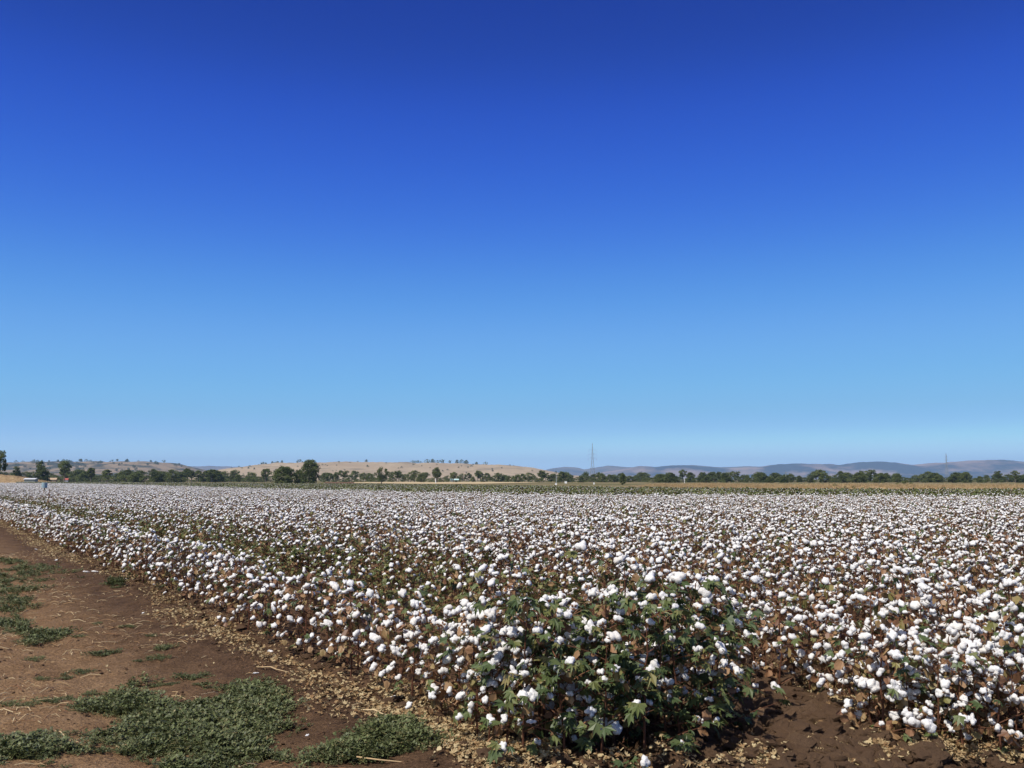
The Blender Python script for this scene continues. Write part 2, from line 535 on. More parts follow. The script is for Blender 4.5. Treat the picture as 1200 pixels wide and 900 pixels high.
def soil_material():
    m, n, l, out = new_mat("soil")
    geo = n.new("ShaderNodeNewGeometry")
    sep = n.new("ShaderNodeSeparateXYZ"); l.new(geo.outputs["Position"], sep.inputs[0])
    X, Y = sep.outputs[0], sep.outputs[1]
    nn = math_n(n, l, 'ADD', math_n(n, l, 'MULTIPLY', X, NX), math_n(n, l, 'MULTIPLY', Y, NY))
    big = noise(n, l, 0.45, 5, 0.6, geo.outputs["Position"])
    mid = noise(n, l, 4.0, 6, 0.62, geo.outputs["Position"])
    fine = noise(n, l, 45.0, 6, 0.7, geo.outputs["Position"])
    track = ramp(n, [(0.25, (0.140, 0.082, 0.042)), (0.5, (0.260, 0.160, 0.084)), (0.72, (0.37, 0.245, 0.138))])
    l.new(math_n(n, l, 'ADD', math_n(n, l, 'MULTIPLY', big.outputs[0], 0.55), math_n(n, l, 'MULTIPLY', mid.outputs[0], 0.45)), track.inputs[0])
    moist = ramp(n, [(0.3, (0.060, 0.035, 0.021)), (0.7, (0.150, 0.090, 0.052))]); l.new(mid.outputs[0], moist.inputs[0])
    # darker tilled earth under and just before the rows
    k = n.new("ShaderNodeMapRange"); k.inputs["From Min"].default_value = 1.7; k.inputs["From Max"].default_value = 3.0
    l.new(math_n(n, l, 'ADD', nn, math_n(n, l, 'MULTIPLY', big.outputs[0], 0.9)), k.inputs["Value"])
    c = mixc(n, l, k.outputs[0], track.outputs[0], moist.outputs[0])
    fr = ramp(n, [(0.35, (0.50, 0.49, 0.48)), (0.62, (1.20, 1.18, 1.14))]); l.new(fine.outputs[0], fr.inputs[0])
    mul = n.new("ShaderNodeMix"); mul.data_type = 'RGBA'; mul.blend_type = 'MULTIPLY'; mul.inputs[0].default_value = 1.0
    l.new(c, mul.inputs[6]); l.new(fr.outputs[0], mul.inputs[7])
    # pale bits of straw and leaf crumbs
    vor = n.new("ShaderNodeTexVoronoi"); vor.inputs["Scale"].default_value = 26.0; l.new(geo.outputs["Position"], vor.inputs["Vector"])
    crumb = ramp(n, [(0.10, (1, 1, 1)), (0.16, (0, 0, 0))]); l.new(vor.outputs["Distance"], crumb.inputs[0])
    sel = math_n(n, l, 'MULTIPLY', crumb.outputs[0], math_n(n, l, 'GREATER_THAN', mid.outputs[0], 0.54))
    c2 = mixc(n, l, math_n(n, l, 'MULTIPLY', sel, 0.55), mul.outputs[2], (0.36, 0.22, 0.12))
    # dry pasture farther off than the crops
    dist = n.new("ShaderNodeVectorMath"); dist.operation = 'LENGTH'; l.new(geo.outputs["Position"], dist.inputs[0])
    far = n.new("ShaderNodeMapRange"); far.inputs["From Min"].default_value = 70.0; far.inputs["From Max"].default_value = 120.0
    l.new(dist.outputs["Value"], far.inputs["Value"])
    pn = noise(n, l, 0.012, 6, 0.6, geo.outputs["Position"])
    past = ramp(n, [(0.35, (0.075, 0.085, 0.032)), (0.5, (0.16, 0.135, 0.062)), (0.68, (0.29, 0.215, 0.115))]); l.new(pn.outputs[0], past.inputs[0])
    c3 = mixc(n, l, far.outputs[0], c2, past.outputs[0])
    p = n.new("ShaderNodeBsdfPrincipled"); l.new(c3, p.inputs["Base Color"])
    p.inputs["Roughness"].default_value = 0.95; p.inputs["Specular IOR Level"].default_value = 0.1
    b = n.new("ShaderNodeBump"); b.inputs["Strength"].default_value = 1.0; b.inputs["Distance"].default_value = 0.03
    hgt = math_n(n, l, 'ADD', fine.outputs[0], math_n(n, l, 'MULTIPLY', noise(n, l, 14.0, 5, 0.65, geo.outputs["Position"]).outputs[0], 1.6))
    l.new(hgt, b.inputs["Height"]); l.new(b.outputs[0], p.inputs["Normal"])
    l.new(p.outputs[0], out.inputs[0])
    return m


ground = grid_object("ground", GX, GY, GZ, [soil_material()])
tag(ground, "brown earth of the headland track and the plain beyond", "ground", kind="structure")


def drape(name, px_poly, z, mat, label, n=24):
    pts = [ground_at(x, y) for x, y in px_poly]
    b = MB(); b.add([(x, y, z) for x, y in pts], [tuple(range(len(pts)))])
    o = b.build(name, mat)
    tag(o, label, "field", kind="structure")
    return o


def field_material(name, c1, c2, scale):
    m, n, l, out = new_mat(name)
    geo = n.new("ShaderNodeNewGeometry")
    nz = noise(n, l, scale, 6, 0.65, geo.outputs["Position"])
    r = ramp(n, [(0.3, c1), (0.7, c2)]); l.new(nz.outputs[0], r.inputs[0])
    p = n.new("ShaderNodeBsdfPrincipled"); l.new(r.outputs[0], p.inputs["Base Color"]); p.inputs["Roughness"].default_value = 0.95
    p.inputs["Specular IOR Level"].default_value = 0.1
    l.new(p.outputs[0], out.inputs[0])
    return m


M_STUBBLE = field_material("stubble", (0.34, 0.25, 0.13), (0.58, 0.47, 0.28), 0.08)
M_REDSOIL = field_material("red_soil", (0.12, 0.055, 0.03), (0.2, 0.1, 0.055), 0.1)
drape("stubble_field", [(415, 564.9), (560, 564.7), (640, 565.4), (560, 567.4), (480, 567.2), (415, 566.3)], 0.12, M_STUBBLE, "pale straw stubble field before the middle trees")
drape("fallow_field", [(380, 565.4), (419, 565.4), (419, 566.6), (380, 566.3)], 0.10, M_REDSOIL, "reddish bare strip of fallow soil beyond the green crop")

# ------------------------------------------------------------------ hills
def hill_material(name, dry1, dry2, scrub, scale, lo, hi, seed=0.0):
    m, n, l, out = new_mat(name)
    tc = n.new("ShaderNodeTexCoord")
    mp = n.new("ShaderNodeMapping"); mp.inputs["Location"].default_value = (seed, seed, 0); l.new(tc.outputs["Object"], mp.inputs["Vector"])
    a = noise(n, l, scale, 6, 0.62, mp.outputs[0])
    d = noise(n, l, scale * 0.3, 5, 0.6, mp.outputs[0])
    r = ramp(n, [(0.3, dry1), (0.7, dry2)]); l.new(d.outputs[0], r.inputs[0])
    s = n.new("ShaderNodeMapRange"); s.inputs["From Min"].default_value = lo; s.inputs["From Max"].default_value = hi
    l.new(math_n(n, l, 'ADD', math_n(n, l, 'MULTIPLY', a.outputs[0], 0.6), math_n(n, l, 'MULTIPLY', d.outputs[0], 0.4)), s.inputs["Value"])
    c = mixc(n, l, s.outputs[0], r.outputs[0], scrub)
    p = n.new("ShaderNodeBsdfPrincipled"); l.new(c, p.inputs["Base Color"]); p.inputs["Roughness"].default_value = 1.0
    p.inputs["Specular IOR Level"].default_value = 0.05
    l.new(p.outputs[0], out.inputs[0])
    return m


HILLS = {}


def ridge(name, prof, dist, depth, mat, label, seed, relief=0.35, nx=260, ny=40, gully=1.0):
    """A ridge whose crest passes the given picture points at this distance; real slopes fall off before and behind it."""
    px = np.array([p[0] for p in prof], float); py = np.array([p[1] for p in prof], float)
    xs = np.linspace(px[0], px[-1], nx)
    crest = np.interp(xs, px, py)
    X1 = (xs - 600) / F_PX * dist
    H = np.maximum(0.0, np.array([height_at(y, dist) for y in crest]))
    H = H * (1 + 0.05 * (fbm(X1 / dist * 170, 0 * X1 + seed * 2, seed + 5, 3) - 0.5)) * (1 + 0.10 * (fbm(X1 / dist * 60, 0 * X1 + seed, seed, 3) - 0.5))
    t = np.linspace(-1, 1, ny)
    T, XX = np.meshgrid(t, X1, indexing='ij')
    HH = np.broadcast_to(H, XX.shape)
    prof_t = np.where(T < 0, np.clip(1 + T, 0, 1), np.clip(1 - T, 0, 1))
    prof_t = prof_t * prof_t * (3 - 2 * prof_t)
    YY = dist + T * depth
    g = np.abs(fbm(XX / depth * 2.4 * gully, YY / depth * 1.3, seed + 3, 4) - 0.5) * 2
    cut = 1 - relief * (1 - g) * np.sin(np.clip(prof_t, 0, 1) * math.pi)
    Z = HH * prof_t * cut - 0.6
    XXp = XX * (YY / dist) ** 0.0
    o = grid_object(name, XXp, YY, Z, [mat])
    tag(o, label, "hill", kind="structure")
    HILLS[name] = (X1, YY[:, 0], Z)
    return o


def hill_z(name, x, y):
    X1, Y1, Z = HILLS[name]
    i = int(np.clip(np.searchsorted(X1, x) - 1, 0, len(X1) - 2)); j = int(np.clip(np.searchsorted(Y1, y) - 1, 0, len(Y1) - 2))
    u = min(1, max(0, (x - X1[i]) / (X1[i + 1] - X1[i]))); v = min(1, max(0, (y - Y1[j]) / (Y1[j + 1] - Y1[j])))
    return Z[j, i] * (1 - u) * (1 - v) + Z[j, i + 1] * u * (1 - v) + Z[j + 1, i] * (1 - u) * v + Z[j + 1, i + 1] * u * v


M_TAN = hill_material("dry_hill_grass", (0.29, 0.22, 0.145), (0.43, 0.345, 0.23), (0.15, 0.125, 0.085), 0.016, 0.50, 0.66)
M_SCRUB = hill_material("scrubby_hill", (0.20, 0.15, 0.10), (0.33, 0.25, 0.16), (0.05, 0.055, 0.04), 0.014, 0.47, 0.56, 40)
M_BLUE = hill_material("wooded_range", (0.11, 0.10, 0.07), (0.27, 0.19, 0.14), (0.035, 0.045, 0.04), 0.0018, 0.42, 0.56, 90)
M_RANGE = hill_material("dry_range", (0.20, 0.14, 0.115), (0.36, 0.27, 0.21), (0.028, 0.036, 0.040), 0.0013, 0.45, 0.53, 10)  # dark patches are scrub, and paint in gully shade the gentle slopes lack

ridge("hill_scrub", [(-260, 545), (-120, 541), (0, 541.5), (40, 541.5), (80, 541), (130, 540.5), (180, 541.5), (205, 543), (222, 547), (240, 552), (262, 559), (275, 563)], 3600, 900, M_SCRUB,
      "scrubby brown hill on the left skyline", 31)
ridge("hill_dry_grass", [(222, 563), (250, 554), (275, 549), (300, 545.5), (330, 541.8), (370, 541.2), (440, 541), (500, 542), (560, 543.5), (600, 545), (625, 547.5), (645, 552), (670, 556.5), (705, 560), (730, 563)], 2600, 700, M_TAN,
      "long pale tan grass hill in the middle", 12, 0.22)
ridge("hill_distant", [(190, 552), (222, 546.5), (245, 545.6), (270, 546), (295, 548), (330, 552)], 12500, 1500, M_BLUE, "low blue hill showing between two nearer hills", 55)
ridge("mountain_back", [(600, 560), (640, 550), (660, 547.3), (672, 547), (684, 549.5), (695, 548), (712, 545.5), (725, 546.8), (745, 548), (770, 546.5), (795, 544.4), (815, 545.5), (840, 547), (880, 547), (940, 546), (1300, 548)],
      13500, 1800, M_BLUE, "blue wooded mountain range on the horizon", 71, 0.7, 300, 60, 1.8)
ridge("mountain_range", [(640, 562), (690, 556), (720, 551), (748, 546.2), (765, 547.5), (790, 545.2), (805, 545.5), (850, 549), (885, 547), (910, 544), (935, 543.2), (960, 544), (990, 543.8), (1010, 541), (1030, 540.4), (1045, 542), (1065, 545),
                         (1090, 542.5), (1115, 540.8), (1140, 539.4), (1170, 539.2), (1200, 541), (1260, 543), (1340, 550)], 11000, 2200, M_RANGE, "hazy purple brown mountain range at right", 82, 0.85, 420, 80, 2.2)

# ------------------------------------------------------------------ cotton plants: shapes
import bmesh


def ico(sub):
    bm = bmesh.new(); bmesh.ops.create_icosphere(bm, subdivisions=sub, radius=1.0)
    v = np.array([x.co[:] for x in bm.verts]); f = [tuple(q.index for q in p.verts) for p in bm.faces]
    bm.free()
    return v, f


ICO = {k: ico(k) for k in (1, 2, 3, 4)}


def fluff(dirs, seed, freq):
    """Lumpy 3-D noise on the unit sphere."""
    a = vnoise(dirs[:, 0] * freq + 5, dirs[:, 1] * freq + dirs[:, 2] * freq * 0.7, seed)
    b = vnoise(dirs[:, 2] * freq + 9, dirs[:, 0] * freq - dirs[:, 1] * freq * 0.6, seed + 1)
    return (a + b) * 0.5 - 0.5


def boll_shape(seed, sub):
    """Open cotton boll: four or five soft locks bulging from one centre, about 7 cm across; the stalk is at the origin, the boll opens upwards."""
    r = random.Random(seed)
    d, f = ICO[sub]
    locks = r.choice([4, 4, 5])
    rad = np.full(len(d), 0.46)
    for k in range(locks):
        az = 2 * math.pi * (k + r.uniform(-0.18, 0.18)) / locks
        el = r.uniform(-0.15, 0.45)
        c = np.array([math.cos(az) * math.cos(el), math.sin(az) * math.cos(el), math.sin(el)]) * r.uniform(0.46, 0.74)
        lr = r.uniform(0.40, 0.58)
        dot = d @ c
        disc = lr * lr - c @ c + dot * dot
        ex = np.where(disc > 0, dot + np.sqrt(np.maximum(disc, 0)), 0)
        rad = np.maximum(rad, ex)
    rad = rad * (1 + 0.36 * fluff(d, seed, 3.2) + 0.30 * fluff(d, seed + 7, 7.5) + (0.22 * fluff(d, seed + 13, 17.0) if sub > 2 else 0))
    p = d * rad[:, None]
    p[:, 2] = np.where(p[:, 2] < -0.45, -0.45 + (p[:, 2] + 0.45) * 0.3, p[:, 2])
    p *= np.array([r.uniform(0.85, 1.2), r.uniform(0.8, 1.05), r.uniform(0.8, 1.2)])
    p *= 0.040
    p[:, 2] += 0.024
    return p, f


def husk_shape(seed, mb, mat, xf=None):
    r = random.Random(seed * 3 + 1)
    n = r.choice([4, 4, 5])
    for k in range(n):
        a = 2 * math.pi * k / n + r.uniform(-0.2, 0.2)
        ln = r.uniform(0.036, 0.050); w = 0.013; up = r.uniform(-0.006, 0.012)
        ca, sa = math.cos(a), math.sin(a)
        def P(u, v, z): return Vector((u * ca - v * sa, u * sa + v * ca, z))
        pts = [P(0.004, 0, 0), P(ln * 0.55, w, up * 0.3 + 0.004), P(ln * 0.55, 0, up * 0.3 - 0.004), P(ln * 0.55, -w, up * 0.3 + 0.004), P(ln, 0, up + 0.004)]
        if xf: pts = [xf @ p for p in pts]
        mb.add(pts, [(0, 2, 1), (0, 3, 2), (1, 2, 4), (2, 3, 4)], mat, r.uniform(0.2, 0.95))


LOBES = [(-95, .42), (-72, .60), (-52, .46), (-32, .86), (-14, .55), (0, 1.0), (14, .55), (32, .86), (52, .46), (72, .60), (95, .42)]


def leaf(mb, base, az, pitch, size, tint, mat, r, curl=0.3, roll=0.0, simple=False):
    """One palmate cotton leaf hinged at base."""
    rot = Matrix.Rotation(az, 3, 'Z') @ Matrix.Rotation(-pitch, 3, 'Y') @ Matrix.Rotation(roll, 3, 'X')
    fold = r.uniform(-0.25, 0.35)
    lob = LOBES[1::2] if simple else LOBES
    pts = [Vector((0, 0, 0))]
    for an, ln in lob:
        an = math.radians(an + r.uniform(-5, 5)); q = ln * size * r.uniform(0.88, 1.08)
        x, y = q * math.cos(an), q * math.sin(an)
        rr = x * x + y * y
        z = -curl * rr / size + abs(y) * fold + r.uniform(-0.06, 0.06) * size * (1 + curl)
        pts.append(Vector((x, y, z)))
    pts = [base + rot @ p for p in pts]
    n = len(lob)
    mb.add(pts, [(0, i, i + 1) for i in range(1, n)], mat, tint)


class PlantShape: pass


def plant_shape(seed, H, n_boll, n_green, n_dry, spread=0.22, tall=False, green_size=(0.055, 0.10), simple=False, low=0.16, tint=(0.08, 0.62, 0.30)):
    """Skeleton of one plant: stalk and branches, leaf mesh, and where its bolls sit."""
    r = random.Random(seed)
    P = PlantShape()
    st, fo = MB(), MB()
    pts, rad = [], []
    lean = (r.uniform(-0.08, 0.08), r.uniform(-0.08, 0.08))
    segs = 6
    for i in range(segs + 1):
        t = i / segs
        pts.append(Vector((lean[0] * t * H + r.uniform(-1, 1) * 0.012, lean[1] * t * H + r.uniform(-1, 1) * 0.012, t * H - (0.05 if i == 0 else 0))))
        rad.append(0.0075 * (1 - 0.75 * t) + 0.0012)
    st.tube(pts, rad, 4 if simple else 5, 0, 0.35)
    def on_stem(t):
        u = t * segs; i = min(int(u), segs - 1)
        return pts[i].lerp(pts[i + 1], u - i)
    nb = max(11, int(n_boll * 0.72))
    slots, nodes = [], []
    az = r.uniform(0, 6.28)
    for k in range(nb):
        t = low + (0.98 - low) * (k + r.random() * 0.6) / nb
        az += 2.4 + r.uniform(-0.5, 0.5)
        ln = spread * (1.25 - 0.75 * t) * r.uniform(0.65, 1.3)
        up = r.uniform(0.25, 0.75)
        p = on_stem(t); b = [p]
        a2 = az
        nseg = 3
        for j in range(nseg):
            a2 += r.uniform(-0.45, 0.45)
            p = p + Vector((math.cos(a2) * ln / nseg, math.sin(a2) * ln / nseg, ln / nseg * up * (1.1 - 0.3 * j)))
            b.append(p)
        st.tube(b, [0.0034, 0.0030, 0.0024, 0.0018], 3, 0, r.uniform(0.3, 0.75), cap=False)
        slots.append((b[-1], a2, r.random() * 0.6)); slots.append((b[2], a2 + r.choice((-1, 1)) * 1.1, 0.5 + r.random()))
        nodes += [(b[1], a2 + 1.0), (b[2], a2 - 1.0), (b[3], a2)]
    slots.append((pts[-1], r.uniform(0, 6.28), 0.0))
    slots.sort(key=lambda s: s[2])
    P.bolls = []
    for (p, a, _) in slots[:n_boll]:
        tilt = r.uniform(0.2, 1.25) if r.random() < 0.8 else r.uniform(1.4, 2.2)
        pe = p + Vector((math.cos(a) * 0.012, math.sin(a) * 0.012, 0.012))
        st.tube([p, pe], [0.002, 0.0022], 3, 0, 0.5, cap=False)
        rot = Matrix.Rotation(a, 4, 'Z') @ Matrix.Rotation(tilt, 4, 'Y') @ Matrix.Rotation(r.uniform(0, 6.28), 4, 'Z')
        s = r.triangular(0.36, 1.16, 0.86)
        P.bolls.append((r.randrange(14), Matrix.Translation(pe) @ rot @ Matrix.Scale(s, 4)))
    for k in range(n_green):
        nd, a = nodes[r.randrange(len(nodes))]
        a += r.uniform(-0.9, 0.9)
        pl = r.uniform(0.03, 0.09)
        e = nd + Vector((math.cos(a) * pl, math.sin(a) * pl, r.uniform(-0.01, 0.05)))
        st.tube([nd, e], [0.0012, 0.0010], 3, 0, 0.8, cap=False)
        leaf(fo, e, a, r.uniform(-0.95, 0.25), r.uniform(*green_size), r.triangular(*tint), 0, r, r.uniform(0.1, 0.7), r.uniform(-0.6, 0.6), simple)
    for k in range(n_dry):
        nd, a = nodes[r.randrange(len(nodes))]
        nd = nd + Vector((r.uniform(-.02, .02), r.uniform(-.02, .02), r.uniform(-.03, .01)))
        leaf(fo, nd, a + r.uniform(-1.5, 1.5), r.uniform(-1.5, 0.5), r.uniform(0.020, 0.052), r.uniform(0.62, 1.0), 0, r, r.uniform(0.6, 1.8), r.uniform(-1.5, 1.5), True)
    P.st, P.fo = st, fo
    return P


N_BOLL_SHAPES = 14
BOLL_HI = [boll_shape(100 + i, 3) for i in range(N_BOLL_SHAPES)]
BOLL_MD = [boll_shape(100 + i, 2) for i in range(N_BOLL_SHAPES)]
BOLL_LO = [boll_shape(100 + i, 1) for i in range(N_BOLL_SHAPES)]


def boll_meshes(shapes, with_husk):
    r = []
    for i, (p, f) in enumerate(shapes):
        b = MB(); b.add(p, f, 0, 0.5)
        if with_husk: husk_shape(i, b, 1)
        r.append(b.mesh("cotton_boll", [M_LINT, M_HUSK], True))
    return r


ME_BOLL_HI = boll_meshes(BOLL_HI, False)
ME_BOLL_MD = boll_meshes(BOLL_MD, True)
ME_HUSK = []
for i in range(N_BOLL_SHAPES):
    b = MB(); husk_shape(i, b, 0); ME_HUSK.append(b.mesh("boll_husk", [M_HUSK]))

KINDS = {}
for kind, count, args in (
    ("normal", 10, dict(n_boll=20, n_green=10, n_dry=46)),
    ("outer", 7, dict(n_boll=18, n_green=9, n_dry=50, low=0.06)),
    ("sparse", 6, dict(n_boll=4, n_green=26, n_dry=40)),
    ("leafy", 8, dict(n_boll=17, n_green=135, n_dry=34, spread=0.34, green_size=(0.035, 0.088), low=0.02, tint=(0.10, 0.66, 0.36))),
    ("greenish", 7, dict(n_boll=2, n_green=52, n_dry=52, tint=(0.25, 0.68, 0.50))),
    ("thin", 6, dict(n_boll=8, n_green=9, n_dry=44)),
):
    KINDS[kind] = []
    H0 = {"normal": 0.78, "outer": 0.66, "sparse": 0.60, "greenish": 0.66, "leafy": 0.86, "thin": 0.72}[kind]
    for k in range(count):
        r = random.Random(hash((len(kind), k)) & 0xffff)
        P = plant_shape(1000 + 37 * len(KINDS) + 7 * k, H0 * r.uniform(0.9, 1.12), args["n_boll"] + r.randint(-3, 4), args["n_green"], args["n_dry"], args.get("spread", 0.24), green_size=args.get("green_size", (0.045, 0.085)), low=args.get("low", 0.12), tint=args.get("tint", (0.08, 0.64, 0.34)))
        P.me_st = P.st.mesh("stalk", [M_STALK]); P.me_fo = P.fo.mesh("foliage", [M_LEAF])
        KINDS[kind].append(P)


def joined(P, shapes, name, coll):
    """The same plant as one mesh, for the mass of plants farther off."""
    b = MB()
    b.v, b.f, b.m, b.t = list(P.st.v), list(P.st.f), [1] * len(P.st.f), list(P.st.t)
    b.add(P.fo.v, [], 0, 0); off = len(P.st.v)
    b.f += [tuple(off + i for i in f) for f in P.fo.f]; b.m += [2] * len(P.fo.f); b.t += list(P.fo.t)
    for k, mtx in P.bolls:
        p, f = shapes[k]
        M = np.array(mtx)
        q = p @ M[:3, :3].T + M[:3, 3]
        b.add(q, f, 0, 0.5)
        husk_shape(k, b, 3, mtx)
    me = b.mesh(name, [M_LINT, M_STALK, M_LEAF, M_HUSK])
    sm = np.array([m == 0 for m in b.m]); me.polygons.foreach_set("use_smooth", sm)
    o = bpy.data.objects.new(name, me)
    coll.objects.link(o)
    return o


def scatter(name, pts, rot, scl, idx, coll, label, cat, kind="stuff"):
    """One object that sets a copy of a shape of coll on each of its points."""
    me = bpy.data.meshes.new(name)
    me.vertices.add(len(pts)); me.vertices.foreach_set("co", np.asarray(pts, np.float32).ravel())
    a = me.attributes.new("turn", 'FLOAT_VECTOR', 'POINT'); a.data.foreach_set("vector", np.asarray(rot, np.float32).ravel())
    a = me.attributes.new("size", 'FLOAT', 'POINT'); a.data.foreach_set("value", np.asarray(scl, np.float32))
    a = me.attributes.new("which", 'INT', 'POINT'); a.data.foreach_set("value", np.asarray(idx, np.int32))
    me.update()
    o = bpy.data.objects.new(name, me); COL.objects.link(o)
    ng = bpy.data.node_groups.new(name, 'GeometryNodeTree')
    ng.interface.new_socket("Geometry", in_out='INPUT', socket_type='NodeSocketGeometry')
    ng.interface.new_socket("Geometry", in_out='OUTPUT', socket_type='NodeSocketGeometry')
    n, l = ng.nodes, ng.links
    gi, go = n.new("NodeGroupInput"), n.new("NodeGroupOutput")
    ip = n.new("GeometryNodeInstanceOnPoints"); ci = n.new("GeometryNodeCollectionInfo")
    ci.inputs["Collection"].default_value = coll; ci.inputs["Separate Children"].default_value = True; ci.inputs["Reset Children"].default_value = True
    ip.inputs["Pick Instance"].default_value = True
    def attr(nm, t):
        x = n.new("GeometryNodeInputNamedAttribute"); x.data_type = t; x.inputs["Name"].default_value = nm
        return x.outputs["Attribute"]
    l.new(gi.outputs[0], ip.inputs["Points"]); l.new(ci.outputs[0], ip.inputs["Instance"])
    l.new(attr("which", 'INT'), ip.inputs["Instance Index"])
    l.new(attr("turn", 'FLOAT_VECTOR'), ip.inputs["Rotation"]); l.new(attr("size", 'FLOAT'), ip.inputs["Scale"])
    l.new(ip.outputs[0], go.inputs[0])
    md = o.modifiers.new("scatter", 'NODES'); md.node_group = ng
    tag(o, label, cat, kind=kind)
    return o


# ------------------------------------------------------------------ cotton plants: where they stand
plants = []      # x, y, kind, shape number, scale, row
n_rows = int((across(*far_edge[0]) - ROW_0) / ROW_GAP) + 12
for k in range(n_rows):
    n0 = ROW_0 + k * ROW_GAP
    s = np.arange(-30, 330, 0.20)
    s = s + rng.uniform(-0.08, 0.08, len(s))
    nn = n0 + rng.normal(0, 0.075, len(s))
    x = nn * NX + s * DX; y = nn * NY + s * DY
    ok = inside(x, y, FIELD) & (y > 3)
    gap = vnoise(s * 0.8, s * 0 + k * 7.7, 44)
    ok &= ~((gap < 0.10) & (y < 40))
    ok &= (x > -0.62 * y - 6) & (x < 0.62 * y + 6)
    for xx, yy in zip(x[ok], y[ok]):
        plants.append([xx, yy, k])
leafy_px = [[(585, 905), (600, 850), (640, 815), (690, 800), (780, 800), (858, 835), (850, 905)]]
LEAFY = [ground_at(*p) for p in leafy_px[0]]
recs = []
extra = [("leafy", q) for q in ((620, 880), (668, 886), (712, 888), (760, 885), (805, 874), (838, 854), (650, 858), (740, 860), (792, 852), (700, 836), (820, 836), (640, 872), (725, 872), (785, 872))]
extra += [("outer", q) for q in ((598, 872), (606, 856), (640, 872), (690, 862))]
extra += [("outer", q) for q in ((522, 836), (545, 846), (566, 858), (580, 868), (510, 826), (1048, 838), (1062, 852), (1080, 858), (1098, 866), (1120, 870), (1142, 866), (1165, 872), (1190, 872), (1208, 866), (1110, 850), (1150, 850), (1182, 852),
                                 (905, 800), (935, 796), (955, 806), (985, 812), (892, 796), (920, 806), (970, 800), (1000, 818), (1016, 826), (1035, 846), (1012, 840), (1026, 856), (1042, 866), (1054, 862), (1072, 870), (1108, 876), (1134, 878), (1156, 880), (1178, 884), (1200, 882), (1130, 856), (1090, 848), (1170, 858), (1205, 848))]
for kind, q in extra:
    xx, yy = ground_at(q[0] - 6, q[1] + 8)
    n_ = across(xx, yy)
    recs.append((xx, yy, kind, R.randrange(len(KINDS[kind])), R.uniform(0.94, 1.12) * (1.07 if q[1] < 866 else 1.0) if kind == "leafy" else R.uniform(0.85, 1.1), max(0, round((n_ - ROW_0) / ROW_GAP)), math.hypot(xx, yy)))
for xx, yy, k in plants:
    d = math.hypot(xx, yy)
    q = float(vnoise(xx * 0.35, yy * 0.35, 77))
    sc = R.uniform(0.88, 1.12)
    if inside(np.array([xx]), np.array([yy]), LEAFY)[0]:
        kind, sc = ("leafy" if R.random() < 0.5 else "normal"), R.uniform(0.9, 1.12)
    elif k == 0:
        kind = "outer"
    elif k in (1, 2, 3) and yy > 8.5 and R.random() < (0.98, 0.95, 0.5)[k - 1] * (1.0 if q > 0.28 else 0.55):
        kind = "greenish"
        sc *= (0.74, 0.88, 0.96)[k - 1]
    else:
        kind = "normal" if q > 0.3 else R.choice(["normal", "thin", "sparse"])
        if R.random() < 0.05: kind = "sparse"
    recs.append((xx, yy, kind, R.randrange(len(KINDS[kind])), sc, k, d))
recs.sort(key=lambda t: t[6])


def shows(t):      # near things inside the picture first
    x, y = t[0], t[1]
    return abs(x) < 0.60 * y + 0.6


seen = [t for t in recs if shows(t)]
single = seen[:300]
ids = set(id(t) for t in single)
mass = [t for t in recs if id(t) not in ids]

ORD = ["outermost", "second", "third", "fourth", "fifth", "sixth", "seventh", "eighth", "ninth", "tenth", "eleventh", "twelfth"]
for i, (x, y, kind, sh, sc, k, d) in enumerate(single):
    P = KINDS[kind][sh]
    z = float(soil_z(x, y))
    root = empty("cotton_plant", (x, y, z), R.uniform(0, 6.28), sc)
    row = ORD[min(k, 11)]
    if kind == "leafy":
        lab = "bushy dark green leafy cotton plant at the near end of the %s row" % row
    elif k == 0:
        lab = "low cotton plant thick with white bolls in the outermost row beside the litter"
    else:
        look = {"greenish": "low greenish cotton plant almost without bolls", "sparse": "greenish cotton plant with few bolls", "thin": "thin brown cotton plant", "normal": "brown cotton plant full of white bolls", "outer": "low cotton plant with hanging bolls"}[kind]
        lab = "%s near the end of the %s row" % (look, row)
    grp = "near cotton plants: " + lab
    tag(root, lab, "cotton plant", grp)
    for nm, me in (("stalk", P.me_st), ("foliage", P.me_fo)):
        c = bpy.data.objects.new(nm, me); COL.objects.link(c); c.parent = root
    for bk, mtx in P.bolls:
        near_one = i < 70
        c = bpy.data.objects.new("cotton_boll", (ME_BOLL_HI if near_one else ME_BOLL_MD)[bk]); COL.objects.link(c); c.parent = root
        c.matrix_local = mtx
        if near_one:
            h = bpy.data.objects.new("boll_husk", ME_HUSK[bk]); COL.objects.link(h); h.parent = c

mass_coll = bpy.data.collections.new("mass_shapes")
slot = {}
for kind in KINDS:
    for j, P in enumerate(KINDS[kind]):
        nm = "mass_%s_%02d" % (kind, j)
        joined(P, BOLL_MD if kind != "x" else BOLL_LO, nm, mass_coll)
        slot[(kind, j)] = nm
order = {nm: i for i, nm in enumerate(sorted(slot.values()))}
mp = np.array([(t[0], t[1], 0.0) for t in mass]); mp[:, 2] = soil_z(mp[:, 0], mp[:, 1])
mr = np.zeros((len(mass), 3)); mr[:, 2] = rng.uniform(0, 6.28, len(mass)); mr[:, :2] = rng.normal(0, 0.07, (len(mass), 2))
scatter("cotton_field", mp, mr, [t[4] for t in mass], [order[slot[(t[2], t[3])]] for t in mass], mass_coll, "wide field of ripe white cotton plants reaching to the trees", "cotton field")

